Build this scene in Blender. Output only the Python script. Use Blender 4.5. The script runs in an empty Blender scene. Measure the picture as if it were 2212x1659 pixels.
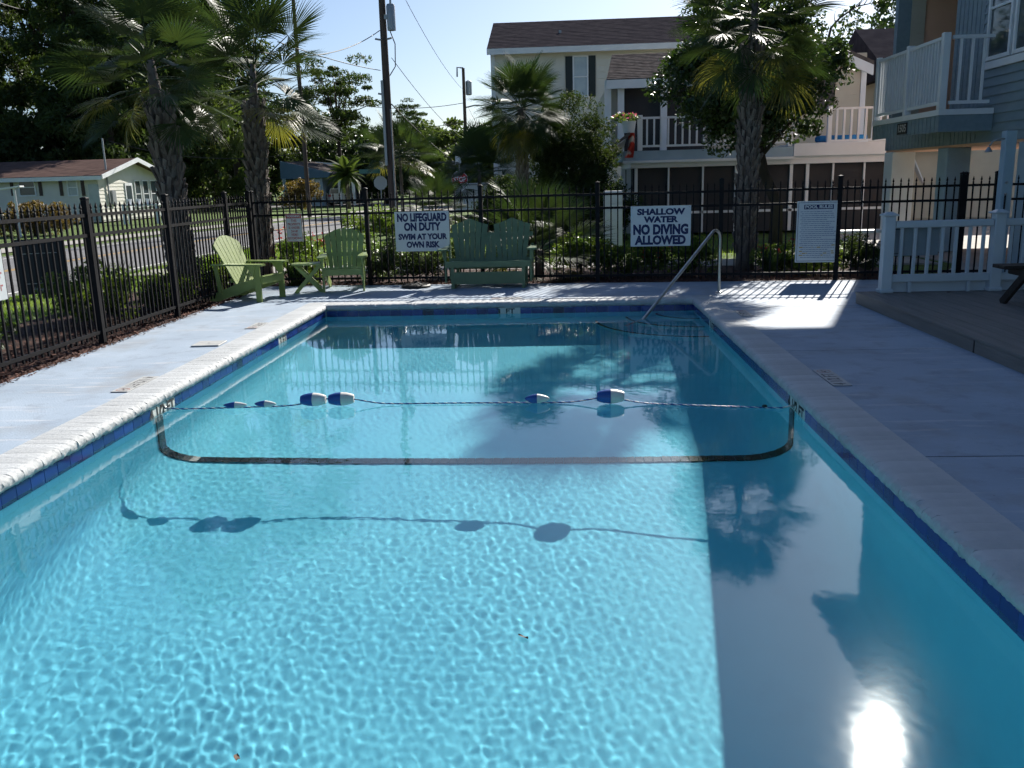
import bpy, math, random
import numpy as np
from mathutils import Matrix, Vector, Euler
S = bpy.context.scene
COL = S.collection
R = math.radians
random.seed(7)
rng = np.random.default_rng(7)

# ---------------------------------------------------------------- camera
IW, IH, FPX = 2212.0, 1659.0, 1920.0
VPX, VPY, HS = 1211.0, 387.0, -0.027          # vanishing point of the pool axis, slope of the horizon
_yd = Vector((VPX - IW/2, VPY - IH/2, FPX)).normalized()
_up = _yd.cross(Vector((1, HS, 0))).normalized()
if _up.y > 0: _up = -_up
_xr = _yd.cross(_up)
if _xr.x < 0: _xr = -_xr
CAM = Vector((0, 0, 1.65))
def ray(px, py):
    d = Vector((px - IW/2, py - IH/2, FPX)); return Vector((_xr.dot(d), _yd.dot(d), _up.dot(d)))
def atz(px, py, z=0.0):
    d = ray(px, py); return CAM + d*((z - CAM.z)/d.z)
def atY(px, py, Y):
    d = ray(px, py); return CAM + d*(Y/d.y)
def atX(px, py, X):
    d = ray(px, py); return CAM + d*(X/d.x)
cd = bpy.data.cameras.new('camera'); cd.sensor_width = 36; cd.lens = 36*FPX/IW; cd.clip_end = 2000; cd.clip_start = 0.05
cam = bpy.data.objects.new('camera', cd); COL.objects.link(cam); S.camera = cam
def _w(v): return Vector((_xr.dot(v), _yd.dot(v), _up.dot(v)))
_r, _u, _b = _w(Vector((1,0,0))), _w(Vector((0,-1,0))), _w(Vector((0,0,-1)))
cam.matrix_world = Matrix(((_r.x,_u.x,_b.x,CAM.x),(_r.y,_u.y,_b.y,CAM.y),(_r.z,_u.z,_b.z,CAM.z),(0,0,0,1)))

# ---------------------------------------------------------------- sky, sun, exposure
SUN = Vector((0.30, 0.78, 0.545)).normalized()
SUN_EL = math.asin(SUN.z); SUN_AZ = math.atan2(SUN.x, SUN.y)
wd = bpy.data.worlds.new('World'); S.world = wd; wd.use_nodes = True
wn = wd.node_tree
sk = wn.nodes.new('ShaderNodeTexSky'); sk.sky_type = 'NISHITA'; sk.sun_disc = False
sk.sun_elevation = SUN_EL; sk.sun_rotation = SUN_AZ
sk.air_density = 0.9; sk.dust_density = 1.0; sk.ozone_density = 4.5; sk.altitude = 0
wn.links.new(sk.outputs[0], wn.nodes['Background'].inputs[0]); wn.nodes['Background'].inputs[1].default_value = 0.063
sl = bpy.data.lights.new('sun', 'SUN'); sl.energy = 5.0; sl.angle = R(0.53); sl.color = (1.0, 0.95, 0.87)
so = bpy.data.objects.new('sun', sl); COL.objects.link(so); so.rotation_euler = SUN.to_track_quat('Z', 'Y').to_euler()
sl.cycles.is_caustics_light = True
S.view_settings.view_transform = 'Standard'; S.view_settings.look = 'None'
S.view_settings.gamma = 1.0; S.view_settings.exposure = 0.90; S.view_settings.use_curve_mapping = False
S.cycles.use_denoising = True; S.cycles.caustics_refractive = True; S.cycles.caustics_reflective = True; S.cycles.blur_glossy = 0.6
S.cycles.max_bounces = 7; S.cycles.diffuse_bounces = 3; S.cycles.glossy_bounces = 4; S.cycles.transmission_bounces = 6
S.cycles.sample_clamp_indirect = 6.0; S.cycles.use_adaptive_sampling = True; S.cycles.adaptive_threshold = 0.03; S.cycles.adaptive_min_samples = 16

# ---------------------------------------------------------------- helpers
def lin(r, g, b):
    f = lambda c: (c/255/12.92) if c/255 <= 0.04045 else ((c/255 + 0.055)/1.055)**2.4
    return (f(r), f(g), f(b))
MATS = {}
def mat(name, c, c2=None, scale=3.0, rough=0.6, bump=0.0, bscale=None, spec=0.35, metal=0.0, detail=4.0, stretch=None, contrast=(0.35, 0.65), bdist=0.01):
    m = bpy.data.materials.new(name); m.use_nodes = True; n = m.node_tree; b = n.nodes['Principled BSDF']
    b.inputs['Base Color'].default_value = (*c, 1); b.inputs['Roughness'].default_value = rough
    b.inputs['Specular IOR Level'].default_value = spec; b.inputs['Metallic'].default_value = metal
    tc = n.nodes.new('ShaderNodeTexCoord'); vec = tc.outputs['Object']
    if stretch:
        mp = n.nodes.new('ShaderNodeMapping'); mp.inputs['Scale'].default_value = stretch; n.links.new(vec, mp.inputs[0]); vec = mp.outputs[0]
    if c2 is not None:
        tx = n.nodes.new('ShaderNodeTexNoise'); tx.inputs['Scale'].default_value = scale; tx.inputs['Detail'].default_value = detail
        n.links.new(vec, tx.inputs['Vector'])
        mr = n.nodes.new('ShaderNodeMapRange'); mr.inputs[1].default_value = contrast[0]; mr.inputs[2].default_value = contrast[1]
        n.links.new(tx.outputs['Fac'], mr.inputs[0])
        mx = n.nodes.new('ShaderNodeMix'); mx.data_type = 'RGBA'
        mx.inputs[6].default_value = (*c, 1); mx.inputs[7].default_value = (*c2, 1)
        n.links.new(mr.outputs[0], mx.inputs[0]); n.links.new(mx.outputs[2], b.inputs['Base Color'])
    if bump:
        t2 = n.nodes.new('ShaderNodeTexNoise'); t2.inputs['Scale'].default_value = bscale or scale*6; t2.inputs['Detail'].default_value = 5
        n.links.new(vec, t2.inputs['Vector'])
        bp = n.nodes.new('ShaderNodeBump'); bp.inputs['Strength'].default_value = bump; bp.inputs['Distance'].default_value = bdist
        n.links.new(t2.outputs['Fac'], bp.inputs['Height']); n.links.new(bp.outputs[0], b.inputs['Normal'])
    MATS[name] = m; return m
def leafmat(name, c, c2, trans=0.4, rough=0.45, scale=2.0, spec=0.4):
    m = mat(name, c, c2, scale=scale, rough=rough, spec=spec, contrast=(0.3, 0.7)); n = m.node_tree; b = n.nodes['Principled BSDF']
    out = n.nodes['Material Output']; tr = n.nodes.new('ShaderNodeBsdfTranslucent'); ms = n.nodes.new('ShaderNodeMixShader')
    src = b.inputs['Base Color'].links[0].from_socket
    hv = n.nodes.new('ShaderNodeMix'); hv.data_type = 'RGBA'; hv.blend_type = 'MULTIPLY'; hv.inputs[0].default_value = 1
    hv.inputs[7].default_value = (1.7, 1.75, 0.75, 1); n.links.new(src, hv.inputs[6]); n.links.new(hv.outputs[2], tr.inputs[0])
    ms.inputs[0].default_value = trans; n.links.new(b.outputs[0], ms.inputs[1]); n.links.new(tr.outputs[0], ms.inputs[2]); n.links.new(ms.outputs[0], out.inputs[0])
    return m
def wpos(o):
    p = Vector((0,0,0))
    while o is not None: p = p + o.location; o = o.parent
    return p
def tag(o, label=None, cat=None, group=None, kind=None):
    if label: o['label'] = label
    if cat: o['category'] = cat
    if group: o['group'] = group
    if kind: o['kind'] = kind
    return o
def thing(name, label, cat, loc=(0,0,0), rz=0.0, group=None, scale=None):
    o = bpy.data.objects.new(name, None); COL.objects.link(o); o.location = loc; o.rotation_euler = (0,0,rz); o.empty_display_size = 0.1
    if scale: o.scale = (scale,)*3
    return tag(o, label, cat, group)
def inst(mesh, name, parent, loc=(0,0,0), rot=(0,0,0), scale=None):
    o = bpy.data.objects.new(name, mesh); COL.objects.link(o); o.parent = parent; o.location = loc; o.rotation_euler = rot
    if scale is not None: o.scale = scale if hasattr(scale, '__len__') else (scale,)*3
    return o
class MB:
    def __init__(s): s.v = []; s.f = []
    def add(s, V, F):
        n = len(s.v); s.v += [tuple(p) for p in V]; s.f += [tuple(n+i for i in q) for q in F]; return s
    def box(s, x0, y0, z0, x1, y1, z1):
        V = [(x,y,z) for z in (z0,z1) for y in (y0,y1) for x in (x0,x1)]
        return s.add(V, [(0,2,3,1),(4,5,7,6),(0,1,5,4),(2,6,7,3),(0,4,6,2),(1,3,7,5)])
    def bbox(s, x0, y0, z0, x1, y1, z1, b=0.004):      # box with chamfered edges
        return s.prism_chamfer(x0,y0,z0,x1,y1,z1,b)
    def prism_chamfer(s, x0,y0,z0,x1,y1,z1,b):
        def ring(i, z): return [(x0+i,y0+b,z),(x0+b,y0+i,z),(x1-b,y0+i,z),(x1-i,y0+b,z),(x1-i,y1-b,z),(x1-b,y1-i,z),(x0+b,y1-i,z),(x0+i,y1-b,z)]
        rings = [ring(b,z0), ring(0,z0+b), ring(0,z1-b), ring(b,z1)]
        V = [p for r in rings for p in r]; F = [tuple(range(7,-1,-1)), tuple(24+i for i in range(8))]
        for k in range(3):
            for i in range(8):
                j = (i+1) % 8; F.append((k*8+i, k*8+j, k*8+8+j, k*8+8+i))
        return s.add(V, F)
    def bar(s, p0, p1, w, t, up=(0,0,1), w1=None, t1=None):  # board from p0 to p1, w across, t along 'up'
        p0 = Vector(p0); p1 = Vector(p1); d = (p1-p0).normalized(); u = Vector(up)
        a = d.cross(u)
        if a.length < 1e-4: a = d.cross(Vector((1,0,0)))
        a.normalize(); u = a.cross(d).normalized(); w1 = w if w1 is None else w1; t1 = t if t1 is None else t1
        V = []
        for p, ww, tt in ((p0,w,t),(p1,w1,t1)):
            V += [p-a*ww/2-u*tt/2, p+a*ww/2-u*tt/2, p+a*ww/2+u*tt/2, p-a*ww/2+u*tt/2]
        return s.add(V, [(3,2,1,0),(4,5,6,7),(0,1,5,4),(1,2,6,5),(2,3,7,6),(3,0,4,7)])
    def prism(s, pts, depth, axis='y'):                 # polygon extruded along an axis vector
        d = Vector(depth); n = len(pts); P = [Vector(p) for p in pts]
        V = P + [p+d for p in P]; F = [tuple(range(n-1,-1,-1)), tuple(range(n,2*n))]
        F += [(i,(i+1)%n,n+(i+1)%n,n+i) for i in range(n)]
        return s.add(V, F)
    def tube(s, path, r, seg=8, cap=True):
        P = [Vector(p) for p in path]; n = len(P); rr = r if hasattr(r, '__len__') else [r]*n
        base = len(s.v); prev = None
        for i, p in enumerate(P):
            d = (P[min(i+1,n-1)] - P[max(i-1,0)]).normalized()
            if prev is None:
                a = d.cross(Vector((0,0,1)));
                if a.length < 0.05: a = d.cross(Vector((1,0,0)))
            else: a = prev - d*prev.dot(d)
            a.normalize(); prev = a; b = d.cross(a)
            for k in range(seg):
                t = 2*math.pi*k/seg; s.v.append(tuple(p + (a*math.cos(t)+b*math.sin(t))*rr[i]))
        for i in range(n-1):
            for k in range(seg):
                j = (k+1) % seg; s.f.append((base+i*seg+k, base+i*seg+j, base+(i+1)*seg+j, base+(i+1)*seg+k))
        if cap:
            s.f.append(tuple(base+k for k in range(seg-1,-1,-1))); s.f.append(tuple(base+(n-1)*seg+k for k in range(seg)))
        return s
    def lathe(s, prof, c=(0,0,0), seg=20, axis='z'):
        base = len(s.v); n = len(prof)
        for r, h in prof:
            for k in range(seg):
                t = 2*math.pi*k/seg; x, y = r*math.cos(t), r*math.sin(t)
                p = (x,y,h) if axis == 'z' else ((h,x,y) if axis == 'x' else (y,h,x))
                s.v.append((p[0]+c[0], p[1]+c[1], p[2]+c[2]))
        for i in range(n-1):
            for k in range(seg):
                j = (k+1) % seg; s.f.append((base+i*seg+k, base+i*seg+j, base+(i+1)*seg+j, base+(i+1)*seg+k))
        s.f.append(tuple(base+k for k in range(seg-1,-1,-1))); s.f.append(tuple(base+(n-1)*seg+k for k in range(seg)))
        return s
    def mesh(s, name, m, smooth=False):
        me = bpy.data.meshes.new(name); me.from_pydata(s.v, [], s.f); me.materials.append(m)
        if smooth:
            me.polygons.foreach_set('use_smooth', [True]*len(me.polygons))
            if smooth == 'auto': me.set_sharp_from_angle(angle=R(40))
        me.update(); return me
    def build(s, name, m, parent=None, smooth=False, rel=False):   # coordinates are world unless rel
        if parent is not None and not rel:
            o = wpos(parent); s.v = [(p[0]-o.x, p[1]-o.y, p[2]-o.z) for p in s.v]
        me = s.mesh(name, m, smooth); ob = bpy.data.objects.new(name, me); COL.objects.link(ob); ob.parent = parent
        return ob
def npmesh(name, V, F, m, parent=None, smooth=False, rel=False):    # numpy verts (n,3), faces (k,c)
    V = np.asarray(V, dtype=np.float32)
    if parent is not None and not rel: V = V - np.array(wpos(parent), dtype=np.float32)
    F = np.asarray(F, dtype=np.int32); k, c = F.shape
    me = bpy.data.meshes.new(name); me.vertices.add(len(V)); me.vertices.foreach_set('co', V.ravel())
    me.loops.add(k*c); me.loops.foreach_set('vertex_index', F.ravel())
    me.polygons.add(k); me.polygons.foreach_set('loop_start', np.arange(0, k*c, c, dtype=np.int32)); me.polygons.foreach_set('loop_total', np.full(k, c, dtype=np.int32))
    if smooth: me.polygons.foreach_set('use_smooth', np.ones(k, dtype=bool))
    me.materials.append(m); me.update(calc_edges=True); me.validate()
    ob = bpy.data.objects.new(name, me); COL.objects.link(ob); ob.parent = parent; return ob
def lettering(body, m, parent, loc, rot, width=None, height=0.1, bold=0.03, name='lettering', align='CENTER'):
    cu = bpy.data.curves.new(name, 'FONT'); cu.body = body; cu.size = 1.0; cu.align_x = align; cu.align_y = 'CENTER'; cu.offset = bold; cu.extrude = 0.004; cu.resolution_u = 3
    cu.materials.append(m); o = bpy.data.objects.new(name, cu); COL.objects.link(o); o.parent = parent; o.location = loc; o.rotation_euler = rot
    bpy.context.view_layer.update(); d = o.dimensions
    sy = height/0.73; sx = (width/d.x) if width else sy
    me = bpy.data.meshes.new_from_object(o.evaluated_get(bpy.context.evaluated_depsgraph_get())); me.name = name
    bpy.data.objects.remove(o); o = bpy.data.objects.new(name, me); COL.objects.link(o); o.parent = parent; o.location = loc; o.rotation_euler = rot
    if not me.materials: me.materials.append(m)
    o.scale = (sx, sy, 0.1); o['kind'] = 'stuff'; return o

# ---------------------------------------------------------------- materials
deck_m = mat('painted_concrete', (0.335,0.41,0.50), (0.265,0.33,0.41), scale=1.3, rough=0.72, bump=0.45, bscale=60, detail=10, contrast=(0.32,0.72), bdist=0.006)
def wear(m, c, scale, lo, hi, amt, stretch=(1,1,1)):            # a second layer of stains or scuffs over a material
    n = m.node_tree; b = n.nodes['Principled BSDF']; src = b.inputs['Base Color'].links[0].from_socket if b.inputs['Base Color'].links else None
    tc = n.nodes.new('ShaderNodeTexCoord'); mp = n.nodes.new('ShaderNodeMapping'); mp.inputs['Scale'].default_value = stretch; n.links.new(tc.outputs['Object'], mp.inputs[0])
    tx = n.nodes.new('ShaderNodeTexNoise'); tx.inputs['Scale'].default_value = scale; tx.inputs['Detail'].default_value = 9; tx.inputs['Roughness'].default_value = 0.65; n.links.new(mp.outputs[0], tx.inputs['Vector'])
    mr = n.nodes.new('ShaderNodeMapRange'); mr.inputs[1].default_value = lo; mr.inputs[2].default_value = hi; mr.inputs[4].default_value = amt; n.links.new(tx.outputs['Fac'], mr.inputs[0])
    mx = n.nodes.new('ShaderNodeMix'); mx.data_type = 'RGBA'; mx.inputs[7].default_value = (*c,1); n.links.new(mr.outputs[0], mx.inputs[0])
    if src: n.links.new(src, mx.inputs[6])
    else: mx.inputs[6].default_value = b.inputs['Base Color'].default_value
    n.links.new(mx.outputs[2], b.inputs['Base Color'])
def perobj(m, lo=0.7, hi=1.25):                                   # every piece a slightly different shade
    n = m.node_tree; b = n.nodes['Principled BSDF']; src = b.inputs['Base Color'].links[0].from_socket
    oi = n.nodes.new('ShaderNodeObjectInfo'); mr = n.nodes.new('ShaderNodeMapRange'); mr.inputs[3].default_value = lo; mr.inputs[4].default_value = hi; n.links.new(oi.outputs['Random'], mr.inputs[0])
    vm = n.nodes.new('ShaderNodeVectorMath'); vm.operation = 'SCALE'; n.links.new(src, vm.inputs[0]); n.links.new(mr.outputs[0], vm.inputs['Scale']); n.links.new(vm.outputs[0], b.inputs['Base Color'])
wear(deck_m, (0.21,0.235,0.28), 4.0, 0.52, 0.74, 0.7); wear(deck_m, (0.52,0.54,0.57), 3.0, 0.57, 0.68, 0.65, (0.35,2.5,1)); wear(deck_m, (0.13,0.13,0.14), 22, 0.65, 0.72, 0.75); wear(deck_m, (0.24,0.23,0.215), 1.1, 0.52, 0.72, 0.55)
cop_m = mat('coping_plaster', (0.46,0.48,0.49), (0.37,0.39,0.41), scale=7, rough=0.7, bump=0.4, bscale=48, contrast=(0.4,0.8), bdist=0.012, stretch=(1,1,1))
plaster_m = mat('pool_plaster', (0.18,0.575,0.70), (0.15,0.52,0.66), scale=0.8, rough=0.7, detail=6)
tile_m = mat('blue_tile', (0.012,0.038,0.22), (0.008,0.022,0.13), scale=2.2, rough=0.12, spec=0.6, contrast=(0.3,0.7))
wear(cop_m, (0.30,0.31,0.31), 2.2, 0.5, 0.75, 0.6); perobj(cop_m, 0.9, 1.08)
wear(plaster_m, (0.14,0.46,0.58), 1.6, 0.55, 0.75, 0.5)
perobj(tile_m, 0.65, 1.25); wear(tile_m, (0.18,0.24,0.34), 30, 0.60, 0.75, 0.25)
tiled_m = mat('dark_blue_tile', (0.006,0.008,0.05), rough=0.12, spec=0.6)
grout_m = mat('grout', (0.35,0.42,0.48), rough=0.8)
blk_m = mat('black_tile', (0.008,0.009,0.015), (0.016,0.017,0.024), scale=9, rough=0.35)
wht_tile = mat('white_tile', (0.62,0.63,0.60), (0.5,0.5,0.46), scale=6, rough=0.4)
ink_m = mat('black_paint', (0.015,0.015,0.017), (0.06,0.06,0.06), scale=30, rough=0.6)
red_ink = mat('red_paint', (0.42,0.05,0.04), rough=0.6)
navy_ink = mat('navy_paint', (0.012,0.02,0.09), rough=0.5)
iron_m = mat('black_iron', (0.006,0.006,0.008), (0.010,0.010,0.012), scale=8, rough=0.6, spec=0.15)
green_m = mat('green_painted_plastic', (0.29,0.365,0.125), (0.23,0.30,0.095), scale=4, rough=0.42, bump=0.15, bscale=30, stretch=(1,1,1))
green2_m = mat('dark_green_painted_plastic', (0.125,0.19,0.105), (0.10,0.16,0.088), scale=4, rough=0.42, bump=0.15, bscale=30)
steel_m = mat('steel', (0.50,0.49,0.46), (0.38,0.37,0.35), scale=12, rough=0.28, metal=1.0, bump=0.05)
signw_m = mat('white_sign_sheet', (0.62,0.66,0.66), (0.56,0.60,0.62), scale=5, rough=0.4)
white_m = mat('white_vinyl', (0.72,0.74,0.76), (0.66,0.68,0.70), scale=2, rough=0.4)
wood_m = mat('weathered_deck_wood', (0.21,0.195,0.18), (0.165,0.152,0.14), scale=2.2, rough=0.8, bump=0.5, bscale=18, stretch=(6,0.5,6))
dark_wood = mat('dark_stained_wood', (0.035,0.026,0.022), (0.022,0.018,0.016), scale=4, rough=0.65, bump=0.3, stretch=(1,6,6))
blue_wall = mat('blue_grey_siding', (0.19,0.255,0.29), (0.165,0.225,0.26), scale=3, rough=0.55, bump=0.2, bscale=25, stretch=(4,1,4))
float_b = mat('blue_float_plastic', (0.02,0.07,0.27), (0.03,0.09,0.3), scale=7, rough=0.35)
float_w = mat('white_float_plastic', (0.72,0.70,0.66), (0.6,0.58,0.52), scale=7, rough=0.4)
mulch_m = mat('pine_bark_mulch', (0.075,0.032,0.022), (0.03,0.016,0.012), scale=14, rough=0.95, bump=1.0, bscale=40, bdist=0.03)
chip_m = mat('bark_chip', (0.14,0.058,0.038), (0.06,0.026,0.018), scale=1.3, rough=0.9)
lawn_m = mat('lawn_soil', (0.11,0.18,0.03), (0.08,0.125,0.026), scale=1.5, rough=0.95, bump=1.0, bscale=70, bdist=0.04)
grass_m = leafmat('grass_blade', (0.10,0.19,0.025), (0.16,0.21,0.05), trans=0.45, scale=0.7)
asph_m = mat('asphalt', (0.17,0.17,0.175), (0.13,0.13,0.135), scale=1.2, rough=0.9, bump=0.4, bscale=90)
conc_m = mat('concrete', (0.36,0.34,0.31), (0.28,0.27,0.25), scale=1.4, rough=0.85, bump=0.3, bscale=40)
bark_m = mat('palm_bark', (0.16,0.135,0.115), (0.075,0.062,0.055), scale=5, rough=0.95, bump=1.0, bscale=22, stretch=(1,1,0.4), bdist=0.03)
boot_m = mat('palm_boot', (0.23,0.20,0.175), (0.12,0.10,0.088), scale=6, rough=0.9, bump=0.8, bscale=30, stretch=(3,3,0.6), bdist=0.02)
tree_bark = mat('tree_bark', (0.06,0.048,0.04), (0.03,0.025,0.022), scale=5, rough=0.95, bump=1.0, bscale=18, stretch=(1,1,0.3), bdist=0.03)
palm_leaf = leafmat('palm_leaf', (0.027,0.054,0.024), (0.045,0.066,0.024), trans=0.22, rough=0.5, scale=1.2, spec=0.22)
palm_leaf2 = leafmat('palm_leaf_yellowing', (0.12,0.11,0.03), (0.08,0.09,0.025), trans=0.40, rough=0.35, scale=1.2, spec=0.5)
oak_leaf = leafmat('broad_leaf', (0.026,0.050,0.015), (0.045,0.075,0.02), trans=0.24, rough=0.4, scale=1.0, spec=0.5)
pine_leaf = leafmat('pine_needle', (0.032,0.056,0.022), (0.055,0.08,0.026), trans=0.3, rough=0.6, scale=0.4, spec=0.2)
far_leaf = leafmat('far_leaf', (0.055,0.085,0.028), (0.085,0.115,0.04), trans=0.35, rough=0.6, scale=0.3, spec=0.2)
dark_leaf = leafmat('juniper_leaf', (0.028,0.048,0.02), (0.045,0.062,0.022), trans=0.28, rough=0.75, scale=1.0, spec=0.15)
bush_leaf = leafmat('bush_leaf', (0.055,0.105,0.020), (0.12,0.16,0.03), trans=0.45, rough=0.4, scale=2.0)
red_leaf = leafmat('copper_bush_leaf', (0.10,0.06,0.03), (0.13,0.10,0.035), trans=0.4, rough=0.5, scale=2.0)
red_flower = leafmat('red_petal', (0.30,0.02,0.025), (0.36,0.03,0.05), trans=0.3, scale=3)
pink_flower = leafmat('pink_petal', (0.45,0.06,0.26), (0.5,0.14,0.34), trans=0.3, scale=3)
siding_cream = mat('cream_vinyl_siding', (0.63,0.615,0.55), (0.59,0.575,0.51), scale=2, rough=0.5)
siding_beige = mat('beige_vinyl_siding', (0.50,0.46,0.37), (0.46,0.42,0.34), scale=2, rough=0.5)
peach_m = mat('peach_stucco', (0.74,0.43,0.29), (0.70,0.40,0.27), scale=3, rough=0.8, bump=0.3)
roof_brown = mat('brown_shingle', (0.15,0.103,0.090), (0.115,0.08,0.072), scale=2.5, rough=1.0, spec=0.0, bump=0.3, bscale=30)
roof_grey = mat('grey_brown_shingle', (0.070,0.062,0.067), (0.05,0.045,0.05), scale=2.5, rough=1.0, spec=0.0, bump=0.3, bscale=30)
roof_tan = mat('tan_shingle', (0.14,0.124,0.118), (0.08,0.071,0.068), scale=5, rough=1.0, spec=0.0, bump=0.3, bscale=30)
shutter_m = mat('dark_shutter', (0.012,0.02,0.022), rough=0.5)
shutter_br = mat('brown_shutter', (0.05,0.03,0.025), rough=0.5)
screen_m = mat('insect_screen', (0.036,0.036,0.040), (0.052,0.050,0.052), scale=0.8, rough=0.75, spec=0.2)
def glassmat(name, c):
    return mat(name, c, rough=0.06, spec=0.8)
pane_m = glassmat('window_glass', (0.05,0.07,0.08)); pane_lt = mat('window_with_blind', (0.36,0.42,0.45), (0.30,0.36,0.40), scale=3, rough=0.12, spec=0.7)
pole_m = mat('utility_pole_wood', (0.10,0.072,0.06), (0.065,0.05,0.045), scale=4, rough=0.9, bump=0.4, stretch=(3,3,0.3))
wire_m = mat('power_cable', (0.02,0.02,0.022), rough=0.6)
galv_m = mat('galvanised_metal', (0.30,0.32,0.34), rough=0.45, metal=0.6)
yel_line = mat('yellow_road_paint', (0.52,0.30,0.05), (0.38,0.24,0.06), scale=6, rough=0.7)
wht_line = mat('white_road_paint', (0.62,0.62,0.6), (0.5,0.5,0.48), scale=6, rough=0.7)
plain_black = mat('black_rubber', (0.012,0.012,0.012), rough=0.6)

# ================================================================ SETTING: ground, road, deck, pool, water
WZ = -0.15
PX0, PX1, PY0, PY1 = -3.34, 1.81, 0.9, 12.28
FL0 = Vector((-5.18, 14.95)); FL1 = Vector((8.2, 13.86))          # back fence line
def fenceY(x): return FL0.y + (FL1.y-FL0.y)*(x-FL0.x)/(FL1.x-FL0.x)
# ground sheet with a hole for the pool
gx = [-900, PX0-0.28, PX1+0.28, 900]; gy = [-300, PY0-0.28, PY1+0.28, 1200]
gb = MB()
for i in range(3):
    for j in range(3):
        if i == 1 and j == 1: continue
        gb.add([(gx[i],gy[j],-0.08),(gx[i+1],gy[j],-0.08),(gx[i+1],gy[j+1],-0.08),(gx[i],gy[j+1],-0.08)], [(0,1,2,3)])
tag(gb.build('ground', lawn_m), kind='structure')
# road that bends to the right far away, with painted lines
ctr = [(-12.9,-40),(-12.9,0),(-12.7,18),(-12.4,28),(-11.4,38),(-10.0,48),(-8.0,58),(-5.0,68),(0.0,78),(8.0,88),(20.0,97),(60,118)]
def ribbon(off0, off1, z, name, m, parent=None, i0=0, i1=None, w0=0, w1=1):
    P = [Vector(c) for c in ctr]; V = []; F = []
    Q = []
    for k in range(len(P)-1):
        for t in np.linspace(0, 1, 6)[:-1]: Q.append(P[k].lerp(P[k+1], t))
    Q.append(P[-1])
    for k in range(2):                                  # smooth the bend
        Q = [Q[0]] + [(Q[i-1]+Q[i]*2+Q[i+1])/4 for i in range(1, len(Q)-1)] + [Q[-1]]
    n = len(Q); Q0 = Q[int(n*w0):max(2, int(n*w1))]
    for i, q in enumerate(Q0):
        d = (Q0[min(i+1,len(Q0)-1)]-Q0[max(i-1,0)]).normalized(); nn = Vector((d.y,-d.x))
        a = q+nn*off0; b = q+nn*off1; V += [(a.x,a.y,z),(b.x,b.y,z)]
    F = [(2*i,2*i+1,2*i+3,2*i+2) for i in range(len(Q0)-1)]
    return MB().add(V, F).build(name, m, parent)
road = tag(ribbon(-3.1, 3.4, -0.055, 'road', asph_m), kind='structure')
ribbon(-2.55, -2.44, -0.051, 'edge_line', wht_line, road); ribbon(3.0, 3.11, -0.051, 'edge_line', wht_line, road)
ribbon(-0.12, -0.03, -0.051, 'centre_line', yel_line, road); ribbon(0.06, 0.15, -0.051, 'centre_line', yel_line, road)
tag(ribbon(-5.6, -4.1, -0.05, 'sidewalk', conc_m), kind='structure')
sr = MB().add([(-60,84,-0.052),(-9,72,-0.052),(-7,80,-0.052),(-60,95,-0.052)], [(0,1,2,3)]); tag(sr.build('side_street', asph_m), kind='structure')
# planting beds
bed = MB()
bed.prism([(-5.02,-3,-0.2),(-5.02,14.9,-0.2),(-5.02,17.6,-0.2),(-7.3,17.6,-0.2),(-7.0,-3,-0.2)], (0,0,0.17)); tag(bed.build('mulch_bed', mulch_m), kind='structure')
bed = MB(); bed.prism([(-5.015,fenceY(-5)-0.06,-0.2),(5.6,fenceY(5.6)-0.06,-0.2),(5.6,16.6,-0.2),(2.0,17.2,-0.2),(-5.015,17.6,-0.2)], (0,0,0.175)); tag(bed.build('mulch_bed', mulch_m), kind='structure')
tag(MB().prism([(-9,17.9,-0.2),(2.0,17.5,-0.2),(7.0,17.0,-0.2),(7.0,18.4,-0.2),(2,18.9,-0.2),(-9,19.3,-0.2)], (0,0,0.15)).build('garden_path', conc_m), kind='structure')
tag(MB().prism([(5.62,fenceY(5.62)+0.1,-0.2),(30,12.0,-0.2),(30,60,-0.2),(7.2,60,-0.2),(7.2,18.6,-0.2),(7.3,16.8,-0.2)], (0,0,0.145)).build('driveway', conc_m), kind='structure')
def chips(n, fx, name, m, size=(0.02,0.05), zz=-0.03):
    c = np.array([fx() for _ in range(n)]); L = rng.uniform(size[0], size[1], n); Wd = L*rng.uniform(0.25,0.6,n); th = rng.uniform(0,6.28,n); tl = rng.normal(0,0.35,n)
    u = np.stack([np.cos(th)*np.cos(tl), np.sin(th)*np.cos(tl), np.sin(tl)],-1); v = np.stack([-np.sin(th), np.cos(th), rng.normal(0,0.4,n)],-1)
    P = np.concatenate([c, np.full((n,1), zz)+rng.uniform(0.004,0.02,(n,1))],1)
    V = np.stack([P-u*L[:,None]/2-v*Wd[:,None]/2, P+u*L[:,None]/2-v*Wd[:,None]/3, P+u*L[:,None]/2+v*Wd[:,None]/2, P-u*L[:,None]/2+v*Wd[:,None]/3],1).reshape(-1,3)
    return npmesh(name, V, np.arange(4*n).reshape(n,4), m)
tag(chips(9000, lambda: (-5.0-abs(random.gauss(0,0.75)), random.uniform(5.5,17.2)), 'bark_mulch', chip_m), 'reddish pine bark mulch strewn under the left fence', 'mulch', kind='stuff')
tag(chips(9000, lambda: (random.uniform(-5,5.6), 0) if 0 else (lambda x: (x, fenceY(x)-0.05+abs(random.gauss(0,0.8))))(random.uniform(-5,5.6)), 'bark_mulch', chip_m), 'pine bark mulch strewn in the bed behind the back fence', 'mulch', kind='stuff')
tag(chips(1300, lambda: (-4.985+random.gauss(0,0.035), random.uniform(5.5,14.5)), 'bark_mulch', chip_m, zz=0.0, size=(0.012,0.04)), 'loose bark crumbs spilled over the edge of the pale deck', 'mulch', kind='stuff')

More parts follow.
